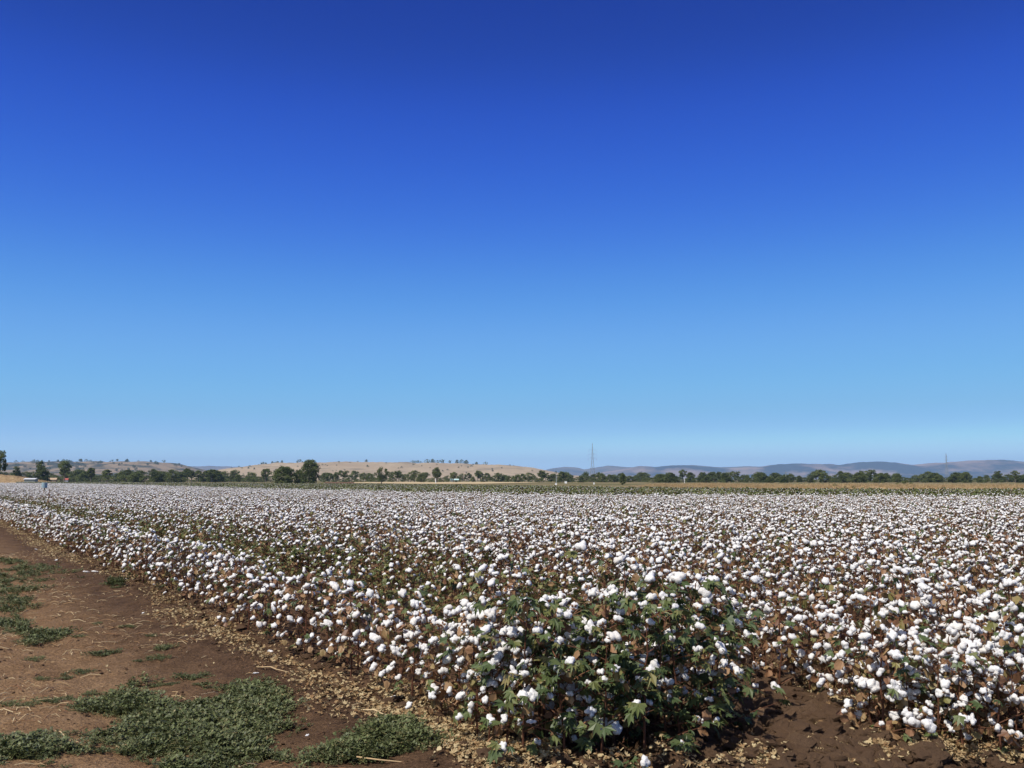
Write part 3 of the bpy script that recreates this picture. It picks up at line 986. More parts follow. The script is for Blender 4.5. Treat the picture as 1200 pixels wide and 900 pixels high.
# unripe crop behind the field
green_coll = bpy.data.collections.new("green_shapes")
for j in range(6):
    P = plant_shape(4000 + j, 0.74, 2, 75, 26, 0.28, green_size=(0.09, 0.15), simple=True, tint=(0.2, 0.66, 0.5))
    joined(P, BOLL_LO, "green_%02d" % j, green_coll)
gp = []
ga = np.array(GREEN); x0, x1, y0, y1 = ga[:, 0].min(), ga[:, 0].max(), ga[:, 1].min(), ga[:, 1].max()
for k in range(-40, 140):
    s = np.arange(-120, 420, 0.5); s = s + rng.uniform(-0.2, 0.2, len(s))
    n0 = ROW_0 + k * 1.0 + rng.normal(0, 0.08, len(s))
    x = n0 * NX + s * DX; y = n0 * NY + s * DY
    ok = inside(x, y, GREEN) & (np.abs(x) < 0.6 * y + 6)
    gp += list(zip(x[ok], y[ok]))
gp = np.array(gp); gp = np.c_[gp, soil_z(gp[:, 0], gp[:, 1])]
gr = np.zeros((len(gp), 3)); gr[:, 2] = rng.uniform(0, 6.28, len(gp))
scatter("green_crop", gp, gr, rng.uniform(0.85, 1.15, len(gp)), rng.integers(0, 6, len(gp)), green_coll, "band of still green cotton crop behind the white field", "crop")

# ------------------------------------------------------------------ what lies on the earth
def shape_coll(name, builders, mats, smooth=False):
    c = bpy.data.collections.new(name)
    for j, b in enumerate(builders):
        c.objects.link(bpy.data.objects.new("%s_%02d" % (name, j), b.mesh(name, mats, smooth)))
    return c


bl = []
for j in range(10):
    r = random.Random(j + 50); b = MB()
    leaf(b, Vector((-0.03, 0, 0.012)), 0, r.uniform(-0.2, 0.3), r.uniform(0.032, 0.062), 0.5, 0, r, r.uniform(-0.7, 0.9), r.uniform(-0.4, 0.4), j % 2 == 0)
    bl.append(b)
litter_coll = shape_coll("litter_shapes", bl, [M_LITTER])


def along_edge(n, spread, lo, hi, s0=-8.0, s1=45.0, power=2.0):
    s = s0 + (s1 - s0) * rng.random(n) ** power
    nn = ROW_0 + rng.normal(0, 1, n) * spread + rng.uniform(lo, hi, n)
    return nn * NX + s * DX, nn * NY + s * DY


lx, ly = along_edge(17000, 0.10, -0.52, -0.10, s0=4.0, s1=48.0, power=1.7)
wob = (vnoise(along(lx, ly) * 0.9, 0 * lx, 8) - 0.5) * 0.5
lx, ly = lx + wob * NX, ly + wob * NY
kp = rng.random(len(lx)) < np.clip((fbm(lx * 1.8, ly * 1.8, 15, 3) - 0.33) * 5, 0.12, 1)
lx, ly = lx[kp], ly[kp]
# under the rows
k = rng.integers(0, 12, 34000); s = -3 + rng.uniform(0, 5, 34000) ** 2 * 0.9; nn = ROW_0 + k * ROW_GAP + rng.normal(0, 0.3, 34000)
ux, uy = nn * NX + s * DX, nn * NY + s * DY
keep = inside(ux, uy, FIELD) & (uy < 20)
ux, uy = ux[keep], uy[keep]
# heaps of leaves before the row ends
def blob(px, py, rx, ry, n):
    c = ground_at(px, py); a = ground_at(px + rx, py); e = ground_at(px, py - ry)
    n = int(n)
    t = rng.uniform(0, 6.28, n); q = np.sqrt(rng.random(n))
    return c[0] + q * np.cos(t) * (a[0] - c[0]), c[1] + q * np.sin(t) * (e[1] - c[1])


ex, ey = [], []
for args in ((520, 850, 60, 22, 900), (590, 888, 70, 16, 700), (470, 818, 50, 20, 600), (950, 878, 40, 10, 700), (1005, 890, 50, 12, 900), (930, 806, 65, 16, 1500), (1020, 838, 50, 14, 900), (905, 832, 30, 8, 220), (975, 856, 26, 7, 200), (1080, 880, 80, 20, 1600), (1170, 885, 60, 14, 900), (930, 850, 90, 40, 300), (890, 895, 40, 10, 160), (1160, 870, 60, 20, 500), (1050, 845, 40, 14, 220),
             (985, 825, 30, 10, 120), (640, 905, 80, 12, 300), (770, 900, 70, 10, 120), (1130, 830, 80, 22, 400), (870, 860, 25, 8, 60), (855, 905, 60, 10, 80)):
    a, b_ = blob(*args[:4], args[4] * 1.9); ex.append(a); ey.append(b_)
# stray leaves over the track
tx, ty = rng.uniform(-9, 3, 6000), rng.uniform(4.5, 22, 6000)
kk = (across(tx, ty) < ROW_0) & (fbm(tx * 1.1, ty * 1.1, 19, 3) > 0.46) & (rng.random(6000) < np.clip(across(tx, ty) / ROW_0, 0.06, 1) ** 2)
lx = np.concatenate([lx, ux] + ex + [tx[kk]]); ly = np.concatenate([ly, uy] + ey + [ty[kk]])
lp = np.c_[lx, ly, soil_z(lx, ly) + rng.uniform(0.004, 0.022, len(lx)) + clod_zone(lx, ly) * rng.uniform(0.0, 0.045, len(lx))]
lr = np.c_[rng.normal(0, 0.35, len(lx)), rng.normal(0, 0.35, len(lx)), rng.uniform(0, 6.28, len(lx))]
scatter("leaf_litter", lp, lr, 0.18 + 0.58 * rng.random(len(lx)) ** 1.3, rng.integers(0, 10, len(lx)), litter_coll, "dry tan leaves fallen along the field edge and row ends", "leaf litter")

bl = []
for j in range(8):
    r = random.Random(j + 90); b = MB()
    L = r.uniform(0.05, 0.22)
    p = [Vector((-L / 2, 0, 0.006)), Vector((0, r.uniform(-.02, .02), 0.012 + r.uniform(0, .012))), Vector((L / 2, r.uniform(-.03, .03), 0.006))]
    b.tube(p, [0.0026, 0.0032, 0.0018], 4, 0, r.random())
    bl.append(b)
straw_coll = shape_coll("straw_shapes", bl, [M_STRAW])
tx, ty = rng.uniform(-12, 6, 26000), 4.5 + 22 * rng.random(26000) ** 1.3
dens = np.clip((fbm(tx * 0.8, ty * 0.8, 61, 3) - 0.40) * 4, 0.04, 1)
kk = (across(tx, ty) < ROW_0 + 0.3) & (rng.random(26000) < dens)
tx, ty = tx[kk], ty[kk]
scatter("straw", np.c_[tx, ty, soil_z(tx, ty)], np.c_[rng.normal(0, .12, len(tx)), rng.normal(0, .12, len(tx)), rng.uniform(0, 6.28, len(tx))],
        rng.uniform(0.5, 1.25, len(tx)), rng.integers(0, 8, len(tx)), straw_coll, "broken straw and thin stalks strewn over the dirt track", "straw")

# clods of tilled earth
def clod_material():
    m, n, l, out = new_mat("clod")
    tc = n.new("ShaderNodeTexCoord"); oi = n.new("ShaderNodeObjectInfo")
    a = noise(n, l, 20.0, 6, 0.65, tc.outputs["Object"])
    r = ramp(n, [(0.3, (0.075, 0.045, 0.027)), (0.7, (0.215, 0.135, 0.080))]); l.new(a.outputs[0], r.inputs[0])
    c = mixc(n, l, math_n(n, l, 'MULTIPLY', oi.outputs["Random"], 0.5), r.outputs[0], (0.10, 0.058, 0.036))
    p = n.new("ShaderNodeBsdfPrincipled"); l.new(c, p.inputs["Base Color"]); p.inputs["Roughness"].default_value = 0.95; p.inputs["Specular IOR Level"].default_value = 0.1
    b = n.new("ShaderNodeBump"); b.inputs["Strength"].default_value = 0.7; b.inputs["Distance"].default_value = 0.1
    l.new(a.outputs[0], b.inputs["Height"]); l.new(b.outputs[0], p.inputs["Normal"])
    l.new(p.outputs[0], out.inputs[0])
    return m


bl = []
for j in range(8):
    d, f = ICO[2 if j % 2 else 3]; b = MB(); r = random.Random(j)
    rad = 1 + 1.3 * fluff(d, 300 + j, 1.6) + 0.45 * fluff(d, 330 + j, 4.0) + 0.2 * fluff(d, 360 + j, 9.0)
    p = d * rad[:, None] * np.array([r.uniform(0.8, 1.4), r.uniform(0.7, 1.0), r.uniform(0.45, 0.7)])
    b.add(p, f); bl.append(b)
clod_coll = shape_coll("clod_shapes", bl, [clod_material()])
cx, cy, cs = [], [], []
def strew(px, py, rx, ry, n, s_lo, s_hi):
    a, b_ = blob(px, py, rx, ry, n)
    cx.append(a); cy.append(b_); cs.append(s_lo * (s_hi / s_lo) ** (rng.random(n) ** 1.5))
strew(920, 835, 75, 42, 1100, 0.014, 0.10)
strew(1000, 860, 80, 38, 1100, 0.014, 0.09)
strew(930, 885, 110, 24, 900, 0.010, 0.07)
strew(890, 812, 30, 16, 60, 0.05, 0.16)
strew(985, 848, 40, 14, 40, 0.05, 0.15)
strew(880, 885, 80, 20, 420, 0.008, 0.06)
strew(1120, 880, 100, 25, 260, 0.010, 0.06)
strew(700, 905, 120, 15, 220, 0.008, 0.045)
strew(300, 860, 300, 60, 500, 0.004, 0.02)
ax, ay = along_edge(900, 0.12, -0.35, 0.05, s0=4.0, s1=40.0, power=1.6)
cx.append(ax); cy.append(ay); cs.append(0.010 * 7.0 ** (rng.random(900) ** 2.0))
ax, ay = along_edge(900, 0.5, -3.5, -0.6, s0=3.0, s1=34.0, power=1.5)
cx.append(ax); cy.append(ay); cs.append(0.005 * 5.0 ** (rng.random(900) ** 2.0))
cx, cy, cs = map(np.concatenate, (cx, cy, cs))
scatter("soil_clods", np.c_[cx, cy, soil_z(cx, cy) + cs * 0.15], np.c_[rng.normal(0, .3, len(cx)), rng.normal(0, .3, len(cx)), rng.uniform(0, 6.28, len(cx))],
        cs, rng.integers(0, 8, len(cx)), clod_coll, "broken brown clods of tilled earth at the row ends", "soil clods")

# creeping weeds
bl = []
for j in range(7):
    r = random.Random(j + 700); b = MB()
    for q in range(9):
        a = r.uniform(0, 6.28); L = r.uniform(0.04, 0.13)
        up = r.uniform(0.012, 0.055)
        st = [Vector((0, 0, 0.0)), Vector((math.cos(a) * L * .5, math.sin(a) * L * .5, up)), Vector((math.cos(a) * L, math.sin(a) * L, up * r.uniform(0.6, 1.1)))]
        b.tube(st, [0.0016, 0.0014, 0.001], 3, 0, 0.9, cap=False)
        for w in range(9):
            t = r.uniform(0.25, 1.0)
            p = st[1].lerp(st[2], (t - .5) * 2) if t > .5 else st[0].lerp(st[1], t * 2)
            la = a + r.uniform(-1.6, 1.6); ls = r.uniform(0.012, 0.026); pit = r.uniform(-0.3, 0.9)
            u = Vector((math.cos(la) * math.cos(pit), math.sin(la) * math.cos(pit), math.sin(pit))); v = Vector((-math.sin(la), math.cos(la), r.uniform(-.4, .4)))
            b.add([p, p + u * ls * .5 + v * ls * .34, p + u * ls, p + u * ls * .5 - v * ls * .34], [(0, 1, 2), (0, 2, 3)], 0, r.triangular(0.1, 0.95, 0.45))
    bl.append(b)
weed_coll = shape_coll("weed_shapes", bl, [M_WEED])
wx, wy, wf = [], [], []
for poly, n, sp, cut in zip(weed_mats, (5000, 2600, 600), (1.6, 1.6, 1.8), (0.455, 0.40, 0.42)):
    a = np.array(poly); x = rng.uniform(a[:, 0].min() - .4, a[:, 0].max() + .4, n * 4); y = rng.uniform(a[:, 1].min() - .4, a[:, 1].max() + .4, n * 4)
    jx, jy = x + (vnoise(x * 2.2, y * 2.2, 91) - .5) * 1.1 + rng.normal(0, 0.10, len(x)), y + (vnoise(x * 2.2, y * 2.2, 92) - .5) * 1.2 + rng.normal(0, 0.14, len(x))
    f = fbm(x * sp, y * sp, 93, 4) + rng.normal(0, 0.035, len(x)) - np.clip(-x - 1.2, 0, 2.5) * (0.038 if n > 4000 else 0.0)
    ok = inside(jx, jy, poly) & (rng.random(len(x)) < np.clip((f - cut) * 9 + 0.35, 0, 1) * (0.85 if n > 4000 else 0.75))
    wx.append(x[ok][:n]); wy.append(y[ok][:n]); wf.append(np.clip(0.45 + (f[ok][:n] - cut) * 6, 0.42, 1.1))
wx, wy = np.concatenate(wx), np.concatenate(wy)
scatter("creeping_weeds", np.c_[wx, wy, soil_z(wx, wy)], np.c_[rng.normal(0, .15, len(wx)), rng.normal(0, .15, len(wx)), rng.uniform(0, 6.28, len(wx))],
        rng.uniform(0.55, 1.1, len(wx)) * np.concatenate(wf), rng.integers(0, 7, len(wx)), weed_coll, "dark green mats of creeping weeds on the dirt track", "weeds")

# loose weed clumps, each its own
clump_spots = [(40, 770, 14), (92, 783, 18), (120, 764, 20), (75, 790, 12), (48, 795, 10), (185, 770, 16), (165, 773, 9), (195, 760, 18), (290 * .63, 800, 8), (225, 793, 22), (182, 800, 12), (20, 824, 20), (60, 822, 16), (80, 815, 14), (105, 806, 12),
               (130, 689, 12), (135, 692, 8), (200, 800, 10), (95, 745, 10), (150, 735, 10), (70, 740, 12), (30, 700, 9), (115, 730, 8), (180, 745, 9), (235, 800, 9), (35, 826, 12)]
clump_spots = [(x, y, w) for x, y, w in clump_spots if x < 300]
def clump_mesh(seed, n, rad):
    r = random.Random(seed); b = MB()
    for q in range(n):
        s = bl[r.randrange(len(bl))]
        a = r.uniform(0, 6.28); d = rad * math.sqrt(r.random())
        M = Matrix.Translation((math.cos(a) * d, math.sin(a) * d * 0.8, 0)) @ Matrix.Rotation(r.uniform(0, 6.28), 4, 'Z') @ Matrix.Scale(r.uniform(0.6, 1.05), 4)
        off = len(b.v); b.v += [tuple(M @ Vector(p)) for p in s.v]
        b.f += [tuple(off + i for i in f) for f in s.f]; b.m += s.m; b.t += s.t
    return b.mesh("weed_clump", [M_WEED])
ME_CLUMP = [clump_mesh(900 + i, 22, 0.24) for i in range(5)]
for i, (px, py, w) in enumerate(clump_spots):
    x, y = ground_at(px, py)
    o = bpy.data.objects.new("weed_clump", ME_CLUMP[i % 5]); COL.objects.link(o)
    o.location = (x, y, float(soil_z(x, y))); o.rotation_euler = (0, 0, R.uniform(0, 6.28)); s = w / F_PX * math.hypot(x, y) / 0.27
    o.scale = (s, s, min(1.2, s))
    tag(o, "small loose clump of dark green weed on the bare brown track", "weed", "loose weed clumps on the track")
for px, py in ((136, 690), (388, 705)):
    x, y = ground_at(px, py)
    o = bpy.data.objects.new("green_weed", ME_CLUMP[2]); COL.objects.link(o)
    o.location = (x, y, float(soil_z(x, y))); o.scale = (0.8, 0.8, 2.4)
    tag(o, "upright light green weed growing %s" % ("in the leaf litter far along the strip" if px < 200 else "at the foot of the outermost cotton row"), "weed")

# tufts of cotton on the ground
tuft_px = [(101, 674, 5), (111, 674.5, 5), (42, 646, 3), (66, 659, 3), (253, 738, 5), (146, 682, 3), (317, 766, 5), (180, 690, 3), (300, 790, 4), (461, 824, 5), (360, 862, 4), (168, 720, 3), (521, 886, 6), (255, 712, 4)]
for i, (px, py, w) in enumerate(tuft_px):
    x, y = ground_at(px, py)
    o = bpy.data.objects.new("cotton_tuft", ME_BOLL_HI[i % 8]); COL.objects.link(o)
    s = w / F_PX * math.hypot(x, y) / 0.075
    o.location = (x, y, float(soil_z(x, y)) - 0.004 * s); o.rotation_euler = (R.uniform(-.4, .4), R.uniform(-.4, .4), R.uniform(0, 6)); o.scale = (s * 1.3, s, s * 0.6)
    tag(o, "fallen white cotton tuft lying on the ground beside the field", "cotton tuft", "cotton tufts on the ground")
# two pale dry sticks
for i, (px, py, L, rz) in enumerate(((318, 790, 0.42, -0.7), (440, 850, 0.36, -0.75), (420, 893, 0.7, -0.25))):
    x, y = ground_at(px, py); b = MB()
    b.tube([(-L / 2, 0, 0.01), (-L * .1, 0.02, 0.03), (L * .2, -0.01, 0.03), (L / 2, 0.03, 0.015)], [0.004, 0.006, 0.005, 0.003], 5, 0, 0.7)
    b.tube([(-L * .1, 0.02, 0.03), (L * .05, 0.11, 0.045)], [0.004, 0.002], 4, 0, 0.6)
    o = b.build("dry_stick", M_STRAW); o.location = (x, y, float(soil_z(x, y))); o.rotation_euler = (0, 0, rz)
    tag(o, ["forked pale stick on the bare track above the weed mat", "short pale stick at the edge of the leaf litter", "long pale stick lying on the dark green weed mat"][i], "stick")

# ------------------------------------------------------------------ banks of dry grass
def bank(name, pts, width, label, mat):
    """An earth bank along a line of (x, y, height)."""
    P = np.array(pts, float); m = 160
    t = np.linspace(0, len(P) - 1, m); i = np.clip(t.astype(int), 0, len(P) - 2); f = (t - i)[:, None]
    C = P[i] * (1 - f) + P[i + 1] * f
    s = np.linspace(-1, 1, 17)
    prof = np.clip(1 - np.abs(s) ** 1.6, 0, 1)
    X = np.repeat(C[:, 0][None], 17, 0); Y = C[:, 1][None] + s[:, None] * width
    Z = C[:, 2][None] * prof[:, None] * (0.9 + 0.2 * fbm(X * 0.3, Y * 0.3, 5, 3)) - 0.15
    o = grid_object(name, X, Y, Z, [mat]); tag(o, label, "bank", kind="structure")
    return X, Y, Z


M_BANK = field_material("bank_grass", (0.24, 0.145, 0.075), (0.48, 0.36, 0.19), 0.35)
bx = []
for px, py in ((735, 570.5), (760, 568.0), (780, 566.6), (840, 566.4), (900, 567), (1000, 567), (1100, 567.3), (1200, 567.6), (1300, 567.8)):
    D = 132.0
    bx.append((col_at(px, D), D, max(0.1, height_at(py, D) - 0.12)))
BX, BY, BZ = bank("grass_bank", bx, 9.0, "low tan bank of dry grass before the trees at right", M_BANK)
bx2 = []
for px, py in ((-120, 555), (-40, 555.6), (0, 556.2), (15, 557.5), (28, 560), (40, 563), (52, 564.6)):
    D = 430.0
    bx2.append((col_at(px, D), D, max(0.05, height_at(py, D))))
BX2, BY2, BZ2 = bank("grass_mound", bx2, 30.0, "dry yellow grass mound at the far left edge", M_BANK)

bl2 = []
for j in range(5):
    r = random.Random(j + 33); b = MB()
    for q in range(26):
        a = r.uniform(0, 6.28); d = r.uniform(0, 0.25); h = r.uniform(0.18, 0.5)
        p = Vector((math.cos(a) * d, math.sin(a) * d, 0)); e = p + Vector((r.uniform(-.15, .15), r.uniform(-.15, .15), h))
        w = Vector((math.cos(a + 1.5) * .012, math.sin(a + 1.5) * .012, 0))
        b.add([p - w, p + w, e], [(0, 1, 2)], 0, r.random())
    bl2.append(b)
grass_coll = shape_coll("grass_shapes", bl2, [M_DRYGRASS])
ii = rng.integers(0, BX.shape[1], 9000); jj = rng.integers(0, 13, 9000)
px_, py_, pz_ = BX[jj, ii] + rng.uniform(-.3, .3, 9000), BY[jj, ii] + rng.uniform(-.6, .6, 9000), BZ[jj, ii]
ii = rng.integers(0, BX2.shape[1], 2500); jj = rng.integers(0, 12, 2500)
gp = np.r_[np.c_[px_, py_, pz_ - 0.05], np.c_[BX2[jj, ii] + rng.uniform(-.6, .6, 2500), BY2[jj, ii], BZ2[jj, ii] - 0.1]]
scatter("dry_grass", gp, np.c_[np.zeros((len(gp), 2)), rng.uniform(0, 6.28, len(gp))], rng.uniform(0.6, 1.2, len(gp)), rng.integers(0, 5, len(gp)), grass_coll, "dry tan grass growing over the earth banks", "grass")

# ------------------------------------------------------------------ trees
def tree_shape(seed, form):
    """Tree of unit height: (trunk mesh, crown mesh). Forms: round, spreading, tall, narrow, bush."""
    r = random.Random(seed)
    tr, cr = MB(), MB()
    bare = {"round": 0.06, "dense": 0.03, "spreading": 0.30, "tall": 0.42, "narrow": 0.08, "bush": 0.02}[form]
    wide = {"round": 0.44, "dense": 0.42, "spreading": 0.56, "tall": 0.26, "narrow": 0.20, "bush": 0.75}[form]
    top = Vector((r.uniform(-.04, .04), r.uniform(-.04, .04), 0.86))
    mid = Vector((r.uniform(-.03, .03), r.uniform(-.03, .03), 0.45))
    tr.tube([(0, 0, -0.02), mid * 0.5, mid, top], [0.028, 0.022, 0.017, 0.005], 6, 0, 0.5)
    clumps = []
    nc = {"round": 24, "dense": 46, "spreading": 16, "tall": 13, "narrow": 16, "bush": 18}[form]
    for k in range(nc):
        t = (k + r.random()) / nc
        z = bare + (0.97 - bare) * t
        env = {"dense": math.sin(math.pi * min(1, 0.24 + 0.72 * t)) ** 0.6, "round": math.sin(math.pi * min(1, 0.18 + 0.80 * t)) ** 0.7, "spreading": (0.55 + 0.6 * t) * (1 if t < .8 else (1.02 - t) * 4.5), "tall": 0.5 + 0.5 * math.sin(math.pi * t),
               "narrow": math.sin(math.pi * min(1, 0.22 + 0.76 * t)) ** 0.6, "bush": math.sqrt(max(0.03, 1 - t * t))}[form]
        a = k * 2.4 + r.uniform(-.5, .5); d = wide * env * r.uniform(0.35, 0.95)
        c = Vector((math.cos(a) * d, math.sin(a) * d, z))
        clumps.append((c, r.uniform(0.08, 0.15) * (0.85 if form in ("tall", "narrow") else 1.15)))
        sp = mid.lerp(top, max(0, min(1, (z - 0.5) / 0.4))) if z > 0.5 else Vector((0, 0, max(0.05, z * 0.6)))
        tr.tube([sp, sp.lerp(c, 0.5) + Vector((0, 0, 0.02)), c], [0.010, 0.006, 0.003], 4, 0, 0.5, cap=False)
    for c, s in clumps:
        tone = r.uniform(0.15, 0.7)
        for q in range(110):
            d = Vector((r.gauss(0, 1), r.gauss(0, 1), r.gauss(0, .8)))
            d = d.normalized() * s * r.random() ** 0.4
            p = c + d
            u = Vector((r.gauss(0, 1), r.gauss(0, 1), r.gauss(0, 1))).normalized(); v = u.orthogonal().normalized()
            v = Matrix.Rotation(r.uniform(0, 6.28), 3, u) @ v
            w = u.cross(v); ls = r.uniform(0.020, 0.044)
            cr.add([p - v * ls, p + w * ls * .5, p + v * ls, p - w * ls * .5], [(0, 1, 2, 3)], 0, min(1, max(0, tone + r.uniform(-.2, .2))))
    return tr.mesh("trunk", [M_BARK]), cr.mesh("crown", [M_TREE])


TREES = {f: [tree_shape(500 + 31 * i + 7 * n, f) for n in range(k)] for i, (f, k) in enumerate((("round", 4), ("dense", 4), ("spreading", 3), ("tall", 4), ("narrow", 2), ("bush", 3)))}


def tree(name, px, base_dist, top_py, form, label, group=None, var=None, wide=1.0, z=None, cat="tree", base_z=0.0):
    tm, cm = TREES[form][R.randrange(len(TREES[form])) if var is None else var]
    H = height_at(top_py, base_dist) - base_z
    o = empty(name, (col_at(px, base_dist), base_dist, base_z), R.uniform(0, 6.28))
    o.scale = (H * wide, H * wide, H)
    for nm, me in (("trunk", tm), ("crown", cm)):
        c = bpy.data.objects.new(nm, me); COL.objects.link(c); c.parent = o
    tag(o, label, cat, group)
    return o


tree("round_tree", 333, 372, 547.5, "dense", "broad bright green tree, left of the close pair before the tan hill", var=0, wide=1.75)
tree("tall_tree", 363, 372, 539.5, "dense", "tallest dark green tree of the close pair before the tan hill", var=1, wide=0.95)
tree("round_tree", 350, 378, 551, "dense", "lighter green bushy tree wedged between the close pair of trees", var=2, wide=1.0)
tree("spreading_tree", 447, 372, 548.5, "spreading", "flat topped spreading tree at the edge of the stubble field", var=0, wide=1.0)
tree("gum_tree", 511, 560, 547.8, "tall", "tall gum tree rising over its neighbours left of the teal roofed shed", var=1, wide=1.2)
tree("dark_tree", 730, 300, 554.5, "narrow", "narrow almost black tree standing alone before the blue mountains", var=0, wide=1.1)
tree("gum_tree", -1, 300, 529, "tall", "tall open gum tree cut by the left edge", var=0, wide=0.7)
tree("gum_tree", 75, 520, 540, "tall", "tall gum with a long bare pale trunk on the left", var=2, wide=1.2)
tree("gum_tree", 46, 540, 541, "tall", "thin gum tree behind the dark round tree on the left", var=3, wide=0.9)
tree("round_tree", 49, 500, 548, "dense", "dark round tree beside the white roofed shed", var=3, wide=1.2)
tree("dark_tree", 19, 520, 547, "narrow", "dark narrow tree behind the grass mound", var=1, wide=1.2)
tree("spreading_tree", 985, 560, 552, "tall", "slender tree rising above the dark trees at right centre", var=1, wide=1.3)
tree("green_bush", 1060, 150, 563.5, "bush", "bright green low bush on the back of the tan bank", var=0, wide=1.5, cat="bush")
for i, (px, py, w) in enumerate(((978, 566.6, 1.2), (1106, 570.6, 1.6), (990, 569.5, 1.2), (1000, 569.0, 1.2))):
    tree("dark_bush", px, 124, py, "bush", ["small dark bush on the crest of the tan bank", "flat dark bush low on the tan bank near the second pylon", "tiny dark bush on the face of the tan bank, left of its pair", "tiny dark bush on the face of the tan bank, right of its pair"][i],
         var=i % 3, wide=w, cat="bush", base_z=max(0.0, height_at(py, 124) - 0.35))

line_groups = [   # px from, px to, count, distance range, top rows, forms
    (80, 318, 52, (560, 720), (550.5, 556.5), ("round", "dense", "bush", "tall", "bush"), "dark green tree in the far left belt below the scrubby hill", "trees of the far left belt"),
    (-30, 80, 18, (600, 760), (551, 556), ("round", "spreading", "bush"), "green tree behind the sheds and the grass mound at far left", "trees behind the far left sheds"),
    (376, 660, 66, (560, 740), (553.5, 559), ("round", "tall", "spreading", "bush"), "grey green tree in the middle belt below the tan hill", "trees of the middle belt"),
    (655, 760, 26, (520, 700), (553.5, 558.5), ("round", "round", "bush"), "green tree in the belt below the blue mountains", "trees below the blue mountains"),
    (760, 1230, 100, (480, 640), (552.5, 558.5), ("round", "dense", "bush", "round", "dense", "tall", "bush"), "dark tree in the right hand belt behind the tan bank", "trees of the right hand belt"),
]
for a, b_, n, (d0, d1), (t0, t1), forms, lab, grp in line_groups:
    for k in range(n):
        px = a + (b_ - a) * (k + R.uniform(0.1, 0.9)) / n
        f = R.choice(forms); top = R.uniform(t0, t1)
        if f == "bush": top = t1 + R.uniform(0.3, 2.0)
        if f == "tall": top = t0 + R.uniform(-2.0, 1.0)
        tree("belt_tree", px, R.uniform(d0, d1), top, f, lab, grp, wide=R.uniform(1.2, 2.0) if f != "bush" else R.uniform(2.2, 3.8))

# trees on the hills
hill_trees = []
for px in (503, 508, 513, 521, 528, 535, 541, 546): hill_trees.append(("hill_dry_grass", px, R.uniform(-0.12, 0.1), R.uniform(7, 12)))
for px in (484, 488, 490, 493, 430, 355, 356, 362, 558, 569): hill_trees.append(("hill_dry_grass", px, R.uniform(-0.1, 0.06), R.uniform(5, 9)))
for px in range(300, 333, 3): hill_trees.append(("hill_dry_grass", px, R.uniform(-0.03, 0.1), R.uniform(4, 8)))
for k in range(70): hill_trees.append(("hill_dry_grass", R.uniform(285, 650), R.uniform(-0.65, 0.0), R.uniform(2.5, 5.0)))
for k in range(110): hill_trees.append(("hill_scrub", R.uniform(-20, 225), R.uniform(-0.5, 0.05), R.uniform(6, 12)))
for nm, px, t, hh in hill_trees:
    d0, dep = (2600, 700) if nm == "hill_dry_grass" else (3600, 900)
    x, y = (px - 600) / F_PX * d0, d0 + t * dep
    f = R.choice(("round", "bush", "spreading")); tm, cm = TREES[f][R.randrange(len(TREES[f]))]
    o = empty("hill_tree", (x, y, hill_z(nm, x, y) - 0.3)); o.scale = (hh * 1.3, hh * 1.3, hh)
    for q, me in (("trunk", tm), ("crown", cm)):
        c = bpy.data.objects.new(q, me); COL.objects.link(c); c.parent = o
    if nm == "hill_dry_grass": tag(o, "small dark tree dotted on the pale tan hill", "tree", "trees dotted on the tan hill")
    else: tag(o, "small dark tree dotted on the scrubby left hill", "tree", "trees dotted on the scrubby hill")

# ------------------------------------------------------------------ sheds, pylons, posts
M_WHITE = plain_material("white_sheet_roof", (0.60, 0.61, 0.62), 0.45, 0, 0.4, 0.06)
M_GREYWALL = plain_material("grey_shed_wall", (0.30, 0.32, 0.30), 0.7)
M_TANWALL = plain_material("tan_wall", (0.42, 0.31, 0.20), 0.8)
M_DARK = plain_material("dark_opening", (0.02, 0.016, 0.014), 0.9)
M_RED = plain_material("red_roof", (0.36, 0.09, 0.06), 0.7)
M_TEAL = plain_material("teal_roof", (0.45, 0.62, 0.58), 0.5)
M_STEEL = plain_material("galvanised_steel", (0.24, 0.26, 0.27), 0.6, 0.1)
M_DRUM = plain_material("pale_blue_paint", (0.26, 0.36, 0.40), 0.6)
M_TIMBER = plain_material("timber_post", (0.20, 0.13, 0.09), 0.85)
M_WHITEPOST = plain_material("white_paint", (0.78, 0.78, 0.76), 0.6)


def shed(name, px, D, w, dep, wall_h, roof_h, wall_m, roof_m, label, door=None, rz=0.0, cat="shed"):
    root = empty(name, (col_at(px, D), D, 0), rz)
    b = MB(); b.box((0, 0, wall_h / 2), (w, dep, wall_h)); b.build("wall", wall_m, root)
    b = MB(); e = 0.35; x, y = w / 2 + e, dep / 2 + e; zt = wall_h + roof_h; th = 0.12
    z0 = wall_h + 0.02
    vs = [(-x, -y, z0), (x, -y, z0), (x, 0, zt), (-x, 0, zt), (x, y, z0), (-x, y, z0)]
    vs += [(a, c, d + th) for a, c, d in vs]
    b.add(vs, [(6, 7, 8, 9), (9, 8, 10, 11), (3, 2, 1, 0), (5, 4, 2, 3), (0, 1, 7, 6), (4, 5, 11, 10), (1, 2, 8, 7), (2, 4, 10, 8), (3, 0, 6, 9), (5, 3, 9, 11)])
    b.add([(-w / 2, 0, z0), (-w / 2, -dep / 2, z0), (-w / 2, 0, zt)], [(0, 1, 2)])
    b.build("roof", roof_m, root)
    if door:
        dx, dw, dh = door
        b = MB(); b.box((dx, -dep / 2 - 0.03, dh / 2), (dw, 0.06, dh)); b.build("doorway", M_DARK, root)
    tag(root, label, cat)
    return root


